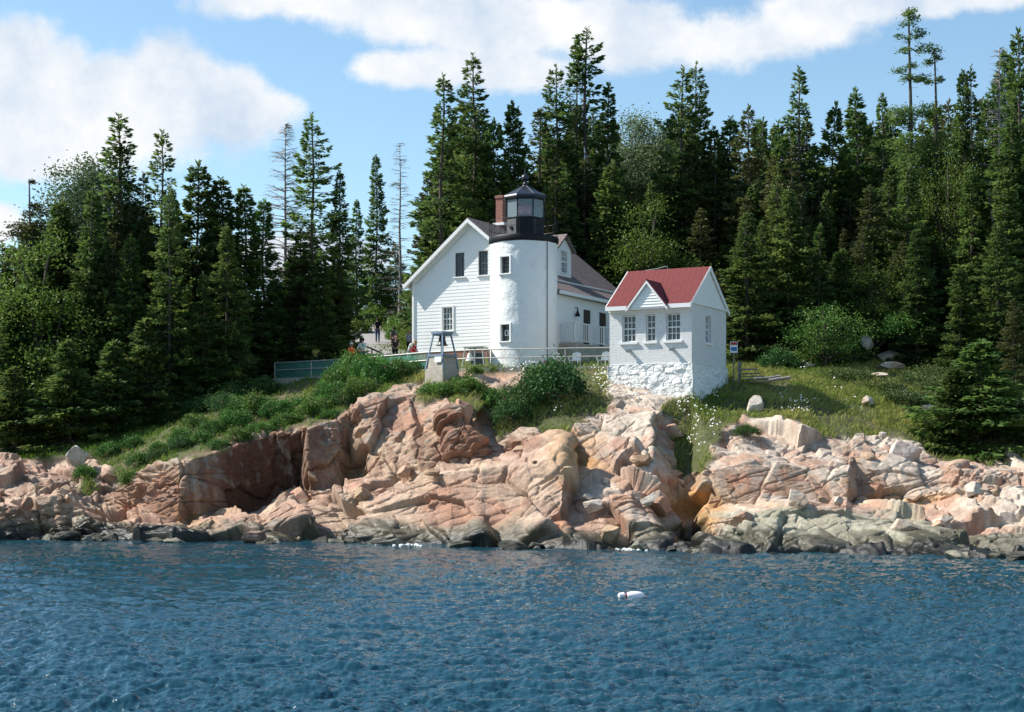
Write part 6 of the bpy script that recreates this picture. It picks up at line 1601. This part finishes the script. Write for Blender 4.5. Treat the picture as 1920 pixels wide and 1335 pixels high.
ad = N(nt, 'ShaderNodeMath', operation='MULTIPLY_ADD'); ad.inputs[1].default_value = 2.2; nt.links.new(n1_.outputs['Fac'], ad.inputs[0]); nt.links.new(last, ad.inputs[2])
cm = N(nt, 'ShaderNodeMapRange', interpolation_type='SMOOTHSTEP'); cm.inputs[1].default_value = 2.22; cm.inputs[2].default_value = 1.66; cm.inputs[3].default_value = 0; cm.inputs[4].default_value = 1
nt.links.new(ad.outputs[0], cm.inputs[0])
fr = N(nt, 'ShaderNodeMapRange'); fr.inputs[1].default_value = .05; fr.inputs[2].default_value = .2; nt.links.new(sp.outputs['Y'], fr.inputs[0])
fc = N(nt, 'ShaderNodeMath', operation='MULTIPLY'); nt.links.new(cm.outputs[0], fc.inputs[0]); nt.links.new(fr.outputs[0], fc.inputs[1])
cc = N(nt, 'ShaderNodeMix', data_type='RGBA'); cc.inputs['A'].default_value = (3.9, 4.6, 5.5, 1); cc.inputs['B'].default_value = (6.1, 6.2, 6.3, 1)
cr = N(nt, 'ShaderNodeMapRange'); cr.inputs[1].default_value = .38; cr.inputs[2].default_value = .58; nt.links.new(n2_.outputs['Fac'], cr.inputs[0]); nt.links.new(cr.outputs[0], cc.inputs['Factor'])
mx = N(nt, 'ShaderNodeMix', data_type='RGBA'); nt.links.new(fc.outputs[0], mx.inputs['Factor']); tn_ = N(nt, 'ShaderNodeMix', data_type='RGBA', blend_type='MULTIPLY'); tn_.inputs['Factor'].default_value = 1; tn_.inputs['B'].default_value = (1.02, 1.14, 1.12, 1); nt.links.new(sky.outputs[0], tn_.inputs['A']); nt.links.new(tn_.outputs['Result'], mx.inputs['A']); nt.links.new(cc.outputs['Result'], mx.inputs['B'])
nt.links.new(mx.outputs['Result'], bg.inputs['Color']); nt.links.new(bg.outputs[0], out.inputs[0])

sl_ = bpy.data.lights.new('sun', 'SUN'); sl_.energy = 5.0; bg.inputs['Strength'].default_value = .102; sl_.angle = R(.53); sl_.color = (1.0, .95, .87)
so = bpy.data.objects.new('sun', sl_); COL.objects.link(so)
sd = Vector((math.sin(SUN_AZ) * math.cos(SUN_EL), math.cos(SUN_AZ) * math.cos(SUN_EL), math.sin(SUN_EL)))
so.rotation_euler = sd.to_track_quat('Z', 'Y').to_euler(); so.location = sd * 100

cam = bpy.data.cameras.new('camera'); cam.sensor_width = 36.0; cam.lens = F / 1920 * 36.0; cam.shift_y = (YH - 667.5) / 1920; cam.clip_end = 6000; cam.clip_start = .1
co = bpy.data.objects.new('camera', cam); COL.objects.link(co); co.location = (0, 0, CH); co.rotation_euler = (R(90), 0, 0)
scene.camera = co
vs_ = scene.view_settings; vs_.view_transform = 'Standard'; vs_.look = 'None'; vs_.exposure = 0.68; vs_.gamma = 1.0
scene.cycles.sample_clamp_direct = 1.2; scene.cycles.max_bounces = 6; scene.cycles.transparent_max_bounces = 16
